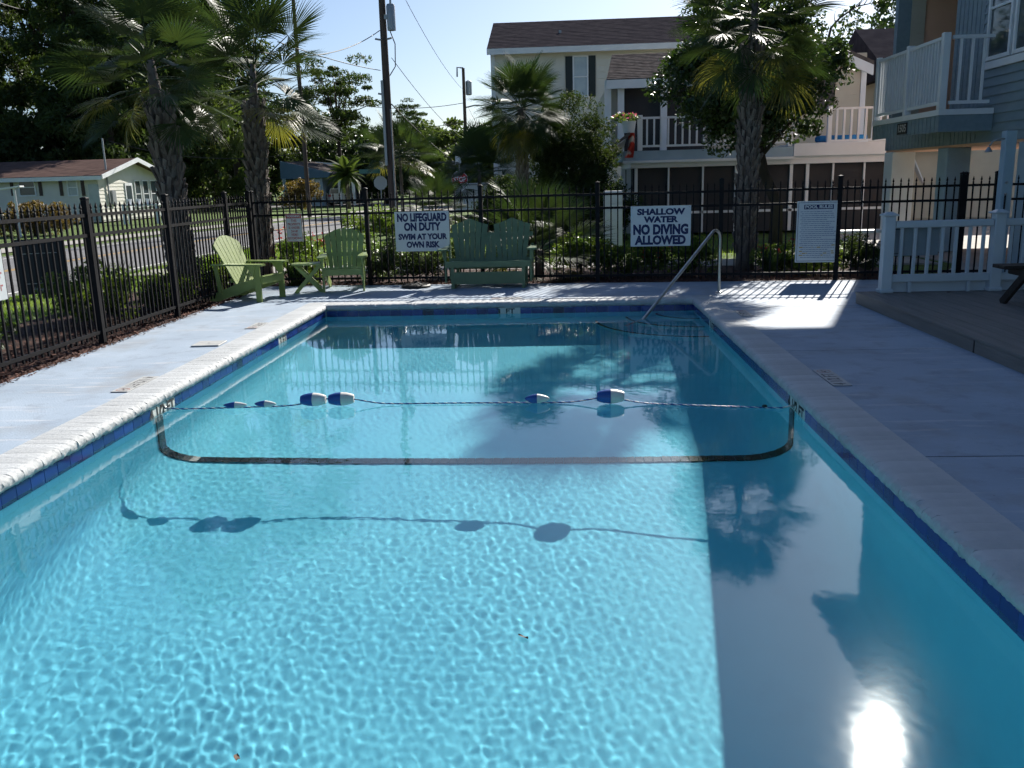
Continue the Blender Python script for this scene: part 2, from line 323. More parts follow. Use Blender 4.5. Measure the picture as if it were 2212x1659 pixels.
# ---- concrete deck in slabs, open joints between them
CW = 0.30                                               # coping width
deck = tag(bpy.data.objects.new('pool_deck', None), kind='structure'); COL.objects.link(deck)
def slab(pts): return MB().prism([(x,y,-0.12) for x, y in pts], (0,0,0.12)).build('slab', deck_m, deck)
J = 0.009; lx = PX0-CW-0.008; rx = PX1+CW+0.008; fy = PY1+CW+0.008
slab([(-5.02,-5),(lx,-5),(lx,4.0-J),(-5.02,4.0-J)])
slab([(-5.02,4.0+J),(lx,4.0+J),(lx,fy),(lx,fenceY(lx)-0.05),(-5.02,fenceY(-5.02)-0.05)])
slab([(lx+0.002,fy),(rx-0.002,fy),(rx-0.002,fenceY(rx)-0.05),(lx+0.002,fenceY(lx)-0.05)])
DX, DY = 3.74, 11.56
for a, b in ((-5,1.9),(1.9,5.13),(5.13,8.45),(8.45,11.36)):
    slab([(rx,a+J),(DX+0.3,a+J),(DX+0.3,b-J),(rx,b-J)])
slab([(rx,11.36+J),(7.4,11.36+J),(7.4,fenceY(7.4)-0.05),(rx,fenceY(rx)-0.05)])
slab([(lx+0.002,-5),(rx-0.002,-5),(rx-0.002,PY0-CW-0.01),(lx+0.002,PY0-CW-0.01)])
MB().box(lx-0.03,-4.9,-0.125,rx+0.03,PY0-0.29,-0.121).build('joint_bed', grout_m, deck)

for y_ in (1.9,5.13,8.45,11.36): MB().box(rx,y_-J+0.0005,-0.05,DX+0.25,y_+J-0.0005,-0.003).build('joint_filler', plain_black, deck)
MB().box(-5.0,4.0-J+0.0005,-0.05,lx,4.0+J-0.0005,-0.003).build('joint_filler', plain_black, deck)
# ---- pool shell
pool = tag(bpy.data.objects.new('swimming_pool', None), kind='structure'); COL.objects.link(pool)
def zfloor(y):
    K = [(PY0,-2.5),(3.6,-2.12),(6.86,-1.47),(PY1,-1.06)]
    return float(np.interp(y, [k[0] for k in K], [k[1] for k in K]))
CR = 0.36
def section(zf, n=7):                                   # cross-section, left rim to right rim
    r = min(CR, max(0.02, -0.21-zf)); P = [(PX0,-0.2)]
    for k in range(n+1):
        t = math.pi/2*k/n; P.append((PX0+r-r*math.cos(t), zf+r-r*math.sin(t)))
    for t in np.linspace(0,1,12)[1:-1]: P.append((PX0+r+(PX1-PX0-2*r)*t, zf))
    for k in range(n+1):
        t = math.pi/2*(1-k/n); P.append((PX1-r+r*math.cos(t), zf+r-r*math.sin(t)))
    P.append((PX1,-0.2)); return P
rows = [(y, zfloor(y)) for y in np.linspace(PY0, PY1-CR, 46)]
for k in range(1, 8):
    t = math.pi/2*k/7; rows.append((PY1-CR+CR*math.sin(t), zfloor(PY1)+CR*(1-math.cos(t))))
rows.append((PY1,-0.21))
sec = [section(zf) for _, zf in rows]; npt = len(sec[0]); V = []; F = []
for (y, zf), sc_ in zip(rows, sec): V += [(x, y, z) for x, z in sc_]
for i in range(len(rows)-1):
    for k in range(npt-1): a = i*npt+k; F.append((a, a+1, a+npt+1, a+npt))
shell = MB().add(V, F).build('basin', plaster_m, pool, smooth=True)
nearw = MB().box(PX0-0.02,PY0-0.2,-2.1,PX1+0.02,PY0,-0.1).build('end_wall', plaster_m, pool)
RECV = [shell, nearw]
# quarter-round corner steps in the far right corner
for rr, zt in ((1.35,-0.86),(0.93,-0.62),(0.52,-0.38)):
    arc = [(PX1-rr*math.cos(t), PY1-rr*math.sin(t)) for t in np.linspace(0, math.pi/2, 14)]
    b = MB().prism([(x,y,-1.2) for x, y in arc]+[(PX1+0.01,PY1+0.01,-1.2)], (0,0,zt+1.2)); st = b.build('step', plaster_m, pool); RECV.append(st)
    e = MB()
    for (x0,y0),(x1,y1) in zip(arc[:-1], arc[1:]):
        e.bar((x0,y0,zt-0.012),(x1,y1,zt-0.012),0.035,0.03)
    RECV.append(e.build('step_nosing', blk_m, pool))
# backing behind the waterline tiles
TT, TB = -0.075, -0.225
tb = MB(); tb.box(PX0-0.06,PY0,TB-0.02,PX0-0.004,PY1,TT+0.03); tb.box(PX1+0.004,PY0,TB-0.02,PX1+0.06,PY1,TT+0.03); tb.box(PX0-0.06,PY1+0.004,TB-0.02,PX1+0.06,PY1+0.06,TT+0.03)
tb.build('tile_bed', grout_m, pool)
tw = 0.152
tm = MB().prism_chamfer(-tw/2+0.002,-0.006,-0.0735,tw/2-0.002,0.004,0.0735,0.0015).mesh('tile', tile_m)
tmd = tm.copy(); tmd.materials[0] = tiled_m
tmw = tm.copy(); tmw.materials[0] = wht_tile
zc = (TT+TB)/2
def tile_at(x, y, rz, me): return inst(me, 'tile', pool, (x,y,zc), (0,0,rz))
def on(a, L): return any(lo <= a <= hi for lo, hi in L)
ys = np.arange(4.2, PY1-0.05, tw)
ML = [(6.72,7.26),(10.15,10.46)]; MR = [(6.55,7.08),(10.6,10.92)]
for i, y in enumerate(ys): tile_at(PX0, y+tw/2, R(90), tmw if on(y+tw/2, ML) else (tmd if i in (30,) else tm))
for i, y in enumerate(np.arange(2.6, PY1-0.05, tw)): tile_at(PX1, y+tw/2, R(-90), tmw if on(y+tw/2, MR) else tm)
for i, x in enumerate(np.arange(PX0+0.02, PX1-0.1, tw)): tile_at(x+tw/2, PY1, R(0), tmw if on(x+tw/2, [(-0.95,-0.64)]) else (tmd if i in (9,21) else tm))
lettering('3  FT', ink_m, pool, (-0.79,PY1-0.0085,zc+0.025), (R(90),0,0), width=0.25, height=0.07)
lettering('4 1/2 FT', ink_m, pool, (PX0+0.0085,6.99,zc+0.012), (R(90),0,R(90)), width=0.47, height=0.095)
lettering('4 1/2 FT', ink_m, pool, (PX1-0.0085,6.815,zc+0.012), (R(90),0,R(-90)), width=0.47, height=0.095)
lettering('3 FT', ink_m, pool, (PX0+0.0085,10.30,zc+0.012), (R(90),0,R(90)), width=0.26, height=0.095)
lettering('3 FT', ink_m, pool, (PX1-0.0085,10.76,zc+0.012), (R(90),0,R(-90)), width=0.26, height=0.095)
# black tile stripe across the floor and up both walls below the rope
YS = 6.92; sc_ = [(PX0,-0.24)]+section(zfloor(YS), 14)[1:-1]+[(PX1,-0.24)]
pts = [Vector((x,0,z)) for x, z in sc_]; cum = [0]
for a, b in zip(pts[:-1], pts[1:]): cum.append(cum[-1]+(b-a).length)
bt = MB().prism_chamfer(-0.0345,-0.058,-0.006,0.0345,0.058,0.006,0.0015).mesh('black_tile', blk_m)
nst = int(cum[-1]/0.072)
for k in range(nst):
    s0 = (k+0.5)*cum[-1]/nst; i = max(j for j in range(len(cum)-1) if cum[j] <= s0); t = (s0-cum[i])/(cum[i+1]-cum[i])
    p = pts[i].lerp(pts[i+1], t); d = (pts[i+1]-pts[i]).normalized(); ang = math.atan2(d.z, d.x); nrm = Vector((-d.z,0,d.x))
    q = p+nrm*0.006; o = inst(bt, 'tile', pool, (q.x,YS,q.z), (0,-ang,0)); RECV.append(o)
# coping bricks, painted over: rounded rough lip towards the water
prof = [(CW,-0.075),(0.02,-0.078),(-0.012,-0.072),(-0.030,-0.052),(-0.034,-0.030),(-0.026,-0.010),(-0.006,0.006),(0.03,0.011),(0.10,0.012),(0.20,0.012),(CW,0.010)]
BW = 0.105
def brick_mesh(seed):
    r_ = random.Random(seed); V = []; F = []; nr = 7
    for i in range(nr):
        s = -BW/2+BW*i/(nr-1)
        for k, (u, z) in enumerate(prof):
            dz = -0.0022 if i in (0,nr-1) and k > 5 else 0
            rough = 0.0024 if 1 < k < 7 else (0.0005 if k >= 7 else 0)
            V.append((s, u+r_.gauss(0,rough), z+dz+r_.gauss(0,rough)))
    n = len(prof)
    for i in range(nr-1):
        for k in range(n-1): a = i*n+k; F.append((a, a+n, a+n+1, a+1))
    F.append(tuple(range(n))); F.append(tuple(range((nr-1)*n+n-1, (nr-1)*n-1, -1)))
    return MB().add(V, F).mesh('coping_brick', cop_m, smooth='auto')
bricks = [brick_mesh(s) for s in range(12)]
def brick(x, y, rz): inst(random.choice(bricks), 'coping_brick', pool, (x,y,0), (0,0,rz), (1,1,random.uniform(0.97,1.03)))
yb = PY1-BW/2+CW
while yb > 1.6:
    if yb > 4.0: brick(PX0, yb, R(90))
    brick(PX1, yb, R(-90)); yb -= BW
xb = PX0+BW/2+0.002
while xb < PX1: brick(min(xb, PX1-BW/2-0.002), PY1, 0); xb += BW
for (x0,y0,x1,y1) in ((PX0-CW,PY0-CW,PX0+0.03,3.95),(PX0+0.03,PY0-CW,PX1-0.03,PY0+0.03),(PX1-0.03,PY0-CW,PX1+CW,1.57)):
    MB().prism_chamfer(x0,y0,-0.075,x1,y1,0.011,0.012).build('coping_edge', cop_m, pool)

# ---- water: real ripples in the mesh, refracting surface
xs = np.linspace(PX0-0.003, PX1+0.003, int((PX1-PX0)/0.0092))
ys = [PY0-0.002]
while ys[-1] < PY1: ys.append(ys[-1]+float(np.interp(ys[-1], [0,4.5,7,13], [0.0085,0.0085,0.012,0.017])))
ys = np.array(ys); ys[-1] = PY1+0.003
X, Y = np.meshgrid(xs, ys); Z = np.zeros_like(X)
wr = np.random.default_rng(21)
calm = 0.40+0.85*np.exp(-((X+1.9)/2.0)**2-((Y-3.4)/2.4)**2)+0.25*np.exp(-((X+1.0)/1.6)**2-((Y-10.6)/0.9)**2)
calm = calm*(0.85+0.4*np.sin(X*1.7+0.8*np.sin(Y*1.3)+1)*np.sin(Y*1.1+0.9*np.sin(X*1.9)))
calm = calm*np.clip(1-0.3*np.clip((X-0.3)/1.0,0,1)*np.clip((6.5-Y)/2,0,1),0.3,1)
for i in range(90):
    lam = math.exp(wr.uniform(math.log(0.034), math.log(0.11))); th = wr.normal(R(205), R(48)); k = 2*math.pi/lam
    Z += 0.0000130*(lam/0.05)**1.05*np.sin(k*(X*math.cos(th)+Y*math.sin(th))+wr.uniform(0,6.28))*(0.6+0.4*np.sin(X*wr.uniform(0.5,1.5)+Y*wr.uniform(0.4,1.2)+wr.uniform(0,6.28)))
for i in range(26):
    lam = wr.uniform(0.12,0.36); th = wr.normal(R(215), R(55)); k = 2*math.pi/lam
    Z += 0.000036*(lam/0.2)**1.3*np.sin(k*(X*math.cos(th)+Y*math.sin(th))+wr.uniform(0,6.28))*(0.5+0.5*np.sin(X*wr.uniform(0.6,2)+Y*wr.uniform(0.5,1.8)+wr.uniform(0,6.28)))
for i in range(14):
    lam = wr.uniform(0.5,1.5); th = wr.uniform(0,6.28); k = 2*math.pi/lam
    Z += 0.00025*lam*np.sin(k*(X*math.cos(th)+Y*math.sin(th))+wr.uniform(0,6.28))
Vw = np.stack([X, Y, WZ+Z*calm], -1).reshape(-1,3); nx, ny = len(xs), len(ys)
idx = np.arange(nx*ny).reshape(ny,nx); Fw = np.stack([idx[:-1,:-1],idx[:-1,1:],idx[1:,1:],idx[1:,:-1]],-1).reshape(-1,4)
wm = bpy.data.materials.new('pool_water'); wm.use_nodes = True; n = wm.node_tree; n.nodes.clear()
g = n.nodes.new('ShaderNodeBsdfGlass'); g.inputs['IOR'].default_value = 1.333; g.inputs['Roughness'].default_value = 0.04; g.inputs['Color'].default_value = (0.93,0.995,1.0,1)
mo = n.nodes.new('ShaderNodeOutputMaterial'); n.links.new(g.outputs[0], mo.inputs[0])
water = tag(npmesh('water', Vw, Fw, wm, smooth=True), kind='structure')
water.cycles.is_caustics_caster = True

# ================================================================ FENCES
def picket_mesh():
    b = MB(); h = 0.0095
    b.box(-h,-h,0.05,h,h,1.452)
    def ring(r, z): return [(-r,-r,z),(r,-r,z),(r,r,z),(-r,r,z)]
    V = ring(h,1.452)+ring(0.005,1.468)+ring(0.0125,1.482)+ring(0.0015,1.535); F = [(12,13,14,15)]
    for k in range(3):
        for i in range(4): j = (i+1) % 4; F.append((k*4+i,k*4+j,k*4+4+j,k*4+4+i))
    return b.add(V, F).mesh('picket', iron_m)
PICK = picket_mesh()
def post_mesh():
    b = MB().box(-0.032,-0.032,-0.02,0.032,0.032,1.565); b.prism_chamfer(-0.038,-0.038,1.566,0.038,0.038,1.59,0.006)
    V = [(-0.03,-0.03,1.59),(0.03,-0.03,1.59),(0.03,0.03,1.59),(-0.03,0.03,1.59),(0,0,1.605)]
    return b.add(V, [(0,1,4),(1,2,4),(2,3,4),(3,0,4)]).mesh('post', iron_m)
POST = post_mesh()
def fence(label, p0, p1, posts, gap=0.109, skip=()):
    p0 = Vector(p0); p1 = Vector(p1); d = p1-p0; L = d.length
    f = thing('iron_fence', label, 'fence', (p0.x,p0.y,0), math.atan2(d.y, d.x), 'black iron fence runs')
    for s in posts: inst(POST, 'post', f, (s,0,0))
    for z in (1.40, 1.185, 0.115):
        prev = sorted(posts)
        for a, b in zip(prev[:-1], prev[1:]):
            MB().box(a+0.033,-0.0165,z-0.018,b-0.033,0.0165,z+0.018).build('rail', iron_m, f, rel=True)
    srt = sorted(posts)
    for a, b in zip(srt[:-1], srt[1:]):
        n = max(1, round((b-a)/gap)-1)
        for k in range(1, n+1): inst(PICK, 'picket', f, (a+(b-a)*k/(n+1),0,0))
    return f
# back fence: posts found along its line
bx = [-5.18,-3.21,-1.30,0.58,2.50,4.27,6.03]
dl = (FL1-FL0).length/(FL1.x-FL0.x)
fence('black iron picket fence across the back, behind the green chairs', FL0, FL1, [(x-FL0.x)*dl for x in bx])
fence('narrow black iron gate at the right end of the back fence', (6.07,fenceY(6.07),0)[:2], (6.52,fenceY(6.52)), [0.0,0.452])
fence('short black iron fence run beside the outdoor shower post', (6.58,fenceY(6.58)), (8.9,12.9), [0.02,1.2,2.4], gap=0.1)
fence('black iron picket fence along the left side, facing the road', (-5.18,5.55), (-5.18,14.88), [0.0,2.03,4.07,6.08,8.18,9.24])

# ================================================================ SIGNS
def sign(name, label, x, z0, w, h, y=None, face=signw_m, rz=None, border=None):
    yy = fenceY(x)-0.026 if y is None else y
    a = math.atan2(FL1.y-FL0.y, FL1.x-FL0.x) if rz is None else rz
    t = thing(name, label, 'sign', (x,yy,z0), a)
    MB().prism_chamfer(-w/2,-0.002,0,w/2,0.002,h,0.001).build('panel', face, t, rel=True)
    if border:
        bm_, bw, ins = border; b = MB()
        for (xa,za,xb,zb) in ((-w/2+ins,ins,w/2-ins,ins+bw),(-w/2+ins,h-ins-bw,w/2-ins,h-ins),(-w/2+ins,ins+bw,-w/2+ins+bw,h-ins-bw),(w/2-ins-bw,ins+bw,w/2-ins,h-ins-bw)):
            b.box(xa,-0.0032,za,xb,-0.0024,zb)
        b.build('border', bm_, t, rel=True)
    bolts = MB()
    for sx in (-1,1):
        bolts.lathe([(0.006,-0.006),(0.008,-0.002)], (sx*(w/2-0.03),0,h-0.025), 8, 'y')
    bolts.build('bolt', galv_m, t, rel=True)
    return t
UPR = (R(90),0,0)
t = sign('pool_sign', 'white sign reading NO LIFEGUARD ON DUTY, left of the green glider bench', -2.28, 0.55, 0.91, 0.645)
for s_, z, w, h in (('NO LIFEGUARD',0.545,0.83,0.125),('ON DUTY',0.395,0.62,0.125),('SWIM AT YOUR',0.235,0.82,0.09),('OWN RISK',0.105,0.56,0.095)):
    lettering(s_, navy_ink, t, (0,-0.0035,z), UPR, width=w, height=h, bold=0.055)
t = sign('pool_sign', 'white sign reading SHALLOW WATER NO DIVING ALLOWED, behind the steel handrail', 1.57, 0.57, 0.94, 0.63)
for s_, z, w, h in (('SHALLOW',0.535,0.75,0.092),('WATER',0.415,0.54,0.092),('NO DIVING',0.255,0.86,0.15),('ALLOWED',0.09,0.80,0.135)):
    lettering(s_, navy_ink, t, (0,-0.0035,z), UPR, width=w, height=h, bold=0.055)
t = sign('pool_sign', 'tall white POOL RULES board on the right part of the back fence', 3.965, 0.28, 0.65, 0.94, border=(navy_ink,0.006,0.02))
MB().box(-0.22,-0.0034,0.815,0.22,-0.0026,0.885).build('title_bar', navy_ink, t, rel=True)
lettering('POOL RULES', signw_m, t, (0,-0.0042,0.85), UPR, width=0.41, height=0.048, bold=0.04)
rb = MB(); ob = MB(); rr_ = random.Random(3); z = 0.775
fade_ink = mat('faded_blue_print', (0.16,0.22,0.34), rough=0.6); ochre = mat('ochre_print', (0.42,0.30,0.10), rough=0.6)
for ln in range(24):
    x = -0.27 if ln % 2 == 0 else -0.25; end = rr_.uniform(0.0,0.27) if ln % 3 == 1 else rr_.uniform(0.18,0.27)
    while x < end:
        w = rr_.uniform(0.015,0.06); tgt = ob if (ln > 15 and rr_.random() < 0.12) else rb
        tgt.box(x,-0.0034,z,min(x+w,0.28),-0.0026,z+(0.016 if tgt is ob else 0.009)); x += w+0.008
    z -= 0.0305
tag(rb.build('print_lines', fade_ink, t, rel=True), kind='stuff'); tag(ob.build('print_highlights', ochre, t, rel=True), kind='stuff')
t = sign('warning_sign', 'small white sign headed WARNING in red, video recording notice beside the palm', -4.46, 0.745, 0.285, 0.465, border=(red_ink,0.006,0.006))
MB().box(-0.128,-0.0034,0.385,0.128,-0.0026,0.45).build('header_bar', red_ink, t, rel=True)
lettering('WARNING', signw_m, t, (0,-0.0042,0.418), UPR, width=0.235, height=0.042, bold=0.035)
for k, (s_, w) in enumerate((('THIS',0.10),('PROPERTY',0.215),('IS UNDER',0.195),('24 HR',0.12),('VIDEO',0.12),('RECORDING',0.24))):
    lettering(s_, red_ink, t, (0,-0.0035,0.345-k*0.058), UPR, width=w, height=0.040, bold=0.02)
mk_red0 = mat('faded_red_print', (0.42,0.16,0.17), rough=0.6)
p = atX(9, 590, -5.15)
t = sign('warning_sign', 'white sign with red lettering cut by the left picture edge, on the left fence', 0, 0.75, 0.46, 0.46, y=0, rz=R(90))
t.location = (-5.152, p.y-0.23, p.z-0.24)
pr_ = MB()
for z_, w_ in ((0.20,0.42),(0.085,0.43)):
    x_ = -w_/2
    while x_ < w_/2-0.02: pr_.box(x_,-0.0036,z_,x_+0.012,-0.0026,z_+0.055); pr_.box(x_+0.012,-0.0036,z_+0.04,x_+0.038,-0.0026,z_+0.055); x_ += 0.06
tag(pr_.build('red_print', mk_red0, t, rel=True), kind='stuff')

# ================================================================ POOL FURNITURE
def adirondack(label, loc, rz):
    t = thing('adirondack_chair', label, 'chair', loc, rz, 'green deck chairs')       # local: faces -Y, x is width
    B = lambda name, m=green_m: None
    W = 0.60
    for sx in (-1,1):
        MB().bar((sx*0.31,-0.36,0),(sx*0.31,-0.36,0.535),0.09,0.028,(1,0,0)).build('front_leg', green_m, t, rel=True)
        # long side rail from the front of the seat down to the ground behind
        P = [(0,-0.40,0.36),(0,-0.40,0.25),(0,0.36,0.0),(0,0.52,0.0),(0,0.50,0.085),(0,0.02,0.265)]
        MB().prism([(sx*0.283-0.0125,y,z) for _, y, z in P], (0.025,0,0)).build('side_rail', green_m, t, rel=True)
        # arm, wider and rounded at the front
        prof = [(-0.07,-0.44),(-0.055,-0.475),(0.055,-0.475),(0.075,-0.44),(0.075,-0.2),(0.05,0.10),(0.035,0.40),(-0.03,0.40),(-0.045,0.1),(-0.07,-0.2)]
        MB().prism([(sx*(0.315)+sx*x,y,0.535) for x, y in (prof if sx > 0 else prof[::-1])], (0,0,0.026)).build('armrest', green_m, t, rel=True)
        MB().prism([(sx*0.335-0.012,-0.34,0.533),(sx*0.335-0.012,-0.20,0.533),(sx*0.335-0.012,-0.315,0.36)], (0.024,0,0)).build('arm_bracket', green_m, t, rel=True)
        MB().bar((sx*0.30,0.30,0.10),(sx*0.30,0.36,0.54),0.06,0.025,(1,0,0)).build('rear_leg', green_m, t, rel=True)
    for k in range(5):
        y = -0.395+k*0.092; z = 0.372-k*0.028
        MB().bar((-0.295,y,z),(0.295,y,z),0.082,0.022,(0,0.29,1)).build('seat_slat', green_m, t, rel=True)
    MB().bar((-0.295,-0.412,0.315),(0.295,-0.412,0.315),0.10,0.022,(0,1,0)).build('front_apron', green_m, t, rel=True)
    # fan back of seven slats with a rounded top
    base = Vector((0,0.055,0.235)); up = Vector((0,0.42,0.905)).normalized(); nrm = Vector((0,-up.z,up.y))
    n = 7; wb = 0.060; wt = 0.083
    for k in range(n):
        u = k-(n-1)/2; L0 = 0.80-0.0115*u*u
        L1 = lambda s: 0.80-0.0115*(u+s)**2
        x0, x1 = u*(wb+0.008), u*(wt+0.011)
        a = base+Vector((x0-wb/2,0,0)); b = base+Vector((x0+wb/2,0,0))
        hi = [(x1+wt/2, L1(0.5)), (x1, L1(0)), (x1-wt/2, L1(-0.5))]
        P = [a, b]+[base+up*l+Vector((x,0,0)) for x, l in hi]
        MB().prism([p-nrm*0.0 for p in P], -nrm*0.02).build('back_slat', green_m, t, rel=True)
    for l in (0.10,0.36,0.62):
        c = base+up*l-nrm*0.035; MB().bar(c-Vector((0.27+l*0.06,0,0)), c+Vector((0.27+l*0.06,0,0)), 0.06, 0.022, nrm).build('back_brace', green_m, t, rel=True)
    return t
p0, p1 = Vector((-4.46,12.71,0)), Vector((-4.26,13.47,0)); ang = math.atan2(p1.y-p0.y, p1.x-p0.x)
c = (p0+p1)/2; adirondack('bright green slatted deck chair at the left, turned towards the pool', c-0.36*Vector((math.sin(ang),-math.cos(ang),0)), ang)
p0, p1 = Vector((-3.81,13.86,0)), Vector((-3.09,13.98,0)); ang = math.atan2(p1.y-p0.y, p1.x-p0.x)
c = (p0+p1)/2; adirondack('green slatted deck chair facing the camera, backed against the fence', c-0.36*Vector((math.sin(ang),-math.cos(ang),0)), ang)
# folding side table with crossed legs
t = thing('side_table', 'small green folding table with crossed legs between the two chairs', 'table', (-4.02,13.98,0), R(12))
for k in range(5):
    y = -0.17+k*0.085; hw = 0.265-0.5*abs(y)**1.6; MB().prism_chamfer(-hw,y-0.040,0.435,hw,y+0.040,0.457,0.004).build('top_slat', green_m, t, rel=True)
for sy in (-1,1):
    MB().bar((-0.21,sy*0.15,0),(0.19,sy*0.15,0.435),0.055,0.022,(0,1,0)).build('leg', green_m, t, rel=True)
    MB().bar((0.21,sy*0.125,0),(-0.19,sy*0.125,0.435),0.055,0.022,(0,1,0)).build('leg', green_m, t, rel=True)
for x, z in ((-0.17,0.05),(0.17,0.05),(-0.16,0.415),(0.16,0.415)):
    MB().bar((x,-0.15,z),(x,0.15,z),0.05,0.02).build('stretcher', green_m, t, rel=True)
# double glider bench
t = thing('glider_bench', 'dark green double glider bench with two fan backs', 'bench', (-1.15,14.30,0), R(-2))
G = green2_m
def B(name, *a, **k): return MB().bar(*a, **k).build(name, G, t, rel=True)
for sx in (-1,1):
    B('base_leg', (sx*0.56,-0.30,0.0),(sx*0.56,-0.30,0.34),0.075,0.05,(1,0,0)); B('base_leg', (sx*0.56,0.26,0.0),(sx*0.56,0.26,0.30),0.075,0.05,(1,0,0))
    B('skid', (sx*0.56,-0.34,0.03),(sx*0.56,0.34,0.03),0.05,0.06)
    B('arm_post', (sx*0.675,-0.26,0.10),(sx*0.675,-0.26,0.60),0.075,0.028,(1,0,0)); B('rear_post', (sx*0.675,0.20,0.10),(sx*0.675,0.24,0.66),0.075,0.028,(1,0,0))
    B('side_rail', (sx*0.675,-0.30,0.36),(sx*0.675,0.26,0.33),0.09,0.028,(1,0,0))
    prof = [(-0.065,-0.32),(-0.085,-0.36),(-0.06,-0.40),(0.06,-0.40),(0.085,-0.36),(0.065,-0.30),(0.04,0.28),(-0.04,0.28)]
    MB().prism([(sx*0.70+x,y,0.60) for x, y in prof], (0,0,0.028)).build('armrest', G, t, rel=True)
    MB().prism([(sx*0.70-0.012,-0.26,0.60),(sx*0.70-0.012,-0.38,0.60),(sx*0.70-0.012,-0.27,0.45)][::1], (0.024,0,0)).build('arm_bracket', G, t, rel=True)
    B('hanger', (sx*0.62,-0.24,0.34),(sx*0.60,-0.20,0.08),0.03,0.02,(1,0,0))
B('front_panel', (-0.55,-0.315,0.165),(0.55,-0.315,0.165),0.19,0.025,(0,1,0))
B('rear_panel', (-0.55,0.27,0.14),(0.55,0.27,0.14),0.09,0.025,(0,1,0))
for k in range(5): y = -0.285+k*0.095; B('seat_slat', (-0.66,y,0.405-k*0.013),(0.66,y,0.405-k*0.013),0.086,0.022,(0,0.14,1))
B('seat_apron', (-0.67,-0.335,0.385),(0.67,-0.335,0.385),0.095,0.024,(0,1,0))
B('lower_rail', (-0.60,0.10,0.30),(0.60,0.10,0.30),0.05,0.06)
base = Vector((0,0.15,0.35)); up = Vector((0,0.20,0.98)).normalized(); nrm = Vector((0,-up.z,up.y))
for cx in (-0.345,0.345):
    n = 6; wb, wt = 0.066, 0.091
    for k in range(n):
        u = k-(n-1)/2; top = lambda s: 0.735-0.048*abs(u+s)+0.004*(u+s)**2
        x0, x1 = cx+u*(wb+0.009), cx+u*(wt+0.010)
        P = [base+Vector((x0-wb/2,0,0)), base+Vector((x0+wb/2,0,0)), base+up*top(0.5)+Vector((x1+wt/2,0,0)), base+up*top(-0.5)+Vector((x1-wt/2,0,0))]
        MB().prism(P, -nrm*0.02).build('back_slat', G, t, rel=True)
for sx in (-1,1):
    P = [base+Vector((sx*0.042-0.039,0,0)), base+Vector((sx*0.042+0.039,0,0)), base+up*0.46+Vector((sx*0.042+0.039,0,0)), base+up*0.46+Vector((sx*0.042-0.039,0,0))]
    MB().prism(P, -nrm*0.02).build('centre_slat', G, t, rel=True)
for l in (0.06,0.47):
    c = base+up*l-nrm*0.034; B('back_brace', c-Vector((0.68,0,0)), c+Vector((0.68,0,0)), 0.07, 0.022, nrm)
# round umbrella base
q = atz(897, 622, 0.0); t = thing('umbrella_base', 'round black umbrella base lying flat beside the glider bench', 'umbrella base', (q.x,q.y+0.1,0))
MB().lathe([(0.235,0.0),(0.24,0.03),(0.225,0.045),(0.10,0.06),(0.06,0.075)], seg=28).build('disc', plain_black, t, smooth='auto', rel=True)
MB().lathe([(0.032,0.075),(0.032,0.10),(0.022,0.10),(0.022,0.08)], seg=14).build('socket', plain_black, t, smooth='auto', rel=True)
for k in range(14):
    a = 2*math.pi*k/14; MB().bar((0.11*math.cos(a),0.11*math.sin(a),0.062),(0.215*math.cos(a),0.215*math.sin(a),0.048),0.018,0.012).build('rib', plain_black, t, rel=True)
# stainless handrail over the corner steps
leg = atz(1553, 632, 0.0); wat = atz(1391, 688, WZ); dirp = Vector((wat.x-leg.x, wat.y-leg.y, 0)); LD = dirp.length; dirp.normalize()
t = thing('handrail', 'bent stainless steel handrail leading into the pool corner', 'handrail', (leg.x,leg.y,0))
path = [Vector((0,0,-0.02)), Vector((0,0,0.45)), Vector((0,0,0.74))]
c0 = Vector((0,0,0.76))+dirp*0.13
a_end = R(125)
for k in range(1,10):
    th = a_end*k/9; path.append(c0-dirp*0.13*math.cos(th)+Vector((0,0,0.13*math.sin(th))))
last = path[-1]; tgt = dirp*LD+Vector((0,0,WZ)); dd = (tgt-last)
for f_ in (0.33,0.66,1.0,1.25): path.append(last+dd*f_)
hr = MB().tube(path, 0.0215, 14).build('tube', steel_m, t, smooth='auto', rel=True)
MB().lathe([(0.05,0.0),(0.05,0.012),(0.028,0.022)], seg=18).build('escutcheon', steel_m, t, smooth='auto', rel=True)
# float line
t = thing('float_line', 'blue and white float rope stretched across the pool', 'float rope', (PX0,7.03,WZ))
def rp(x):                                              # rope centre in world coordinates
    s = (x-PX0)/(PX1-PX0); y = 7.03+0.10*math.sin(math.pi*min(1,s*1.15))-0.22*max(0,(s-0.7)/0.3)**1.5; z = WZ+0.0095
    for fx, fz in ((-2.0,0.040),(-1.78,0.040),(0.355,0.044)): z += fz*math.exp(-((x-fx)/0.20)**2)
    z += 0.012*math.exp(-((x-PX0)/0.1)**2)+0.012*math.exp(-((x-PX1)/0.1)**2)
    return Vector((x,y,z))
XSr = np.linspace(PX0+0.01, PX1-0.09, 620)
for ph, m_ in ((0,float_b),(math.pi*2/3,float_w),(math.pi*4/3,float_b)):
    P = []
    for x in XSr:
        a = x*2*math.pi/0.075+ph; c = rp(x); P.append(c+Vector((0,0.0033*math.cos(a),0.0033*math.sin(a))))
    MB().tube(P, 0.0036, 5).build('rope_strand', m_, t, smooth=True)
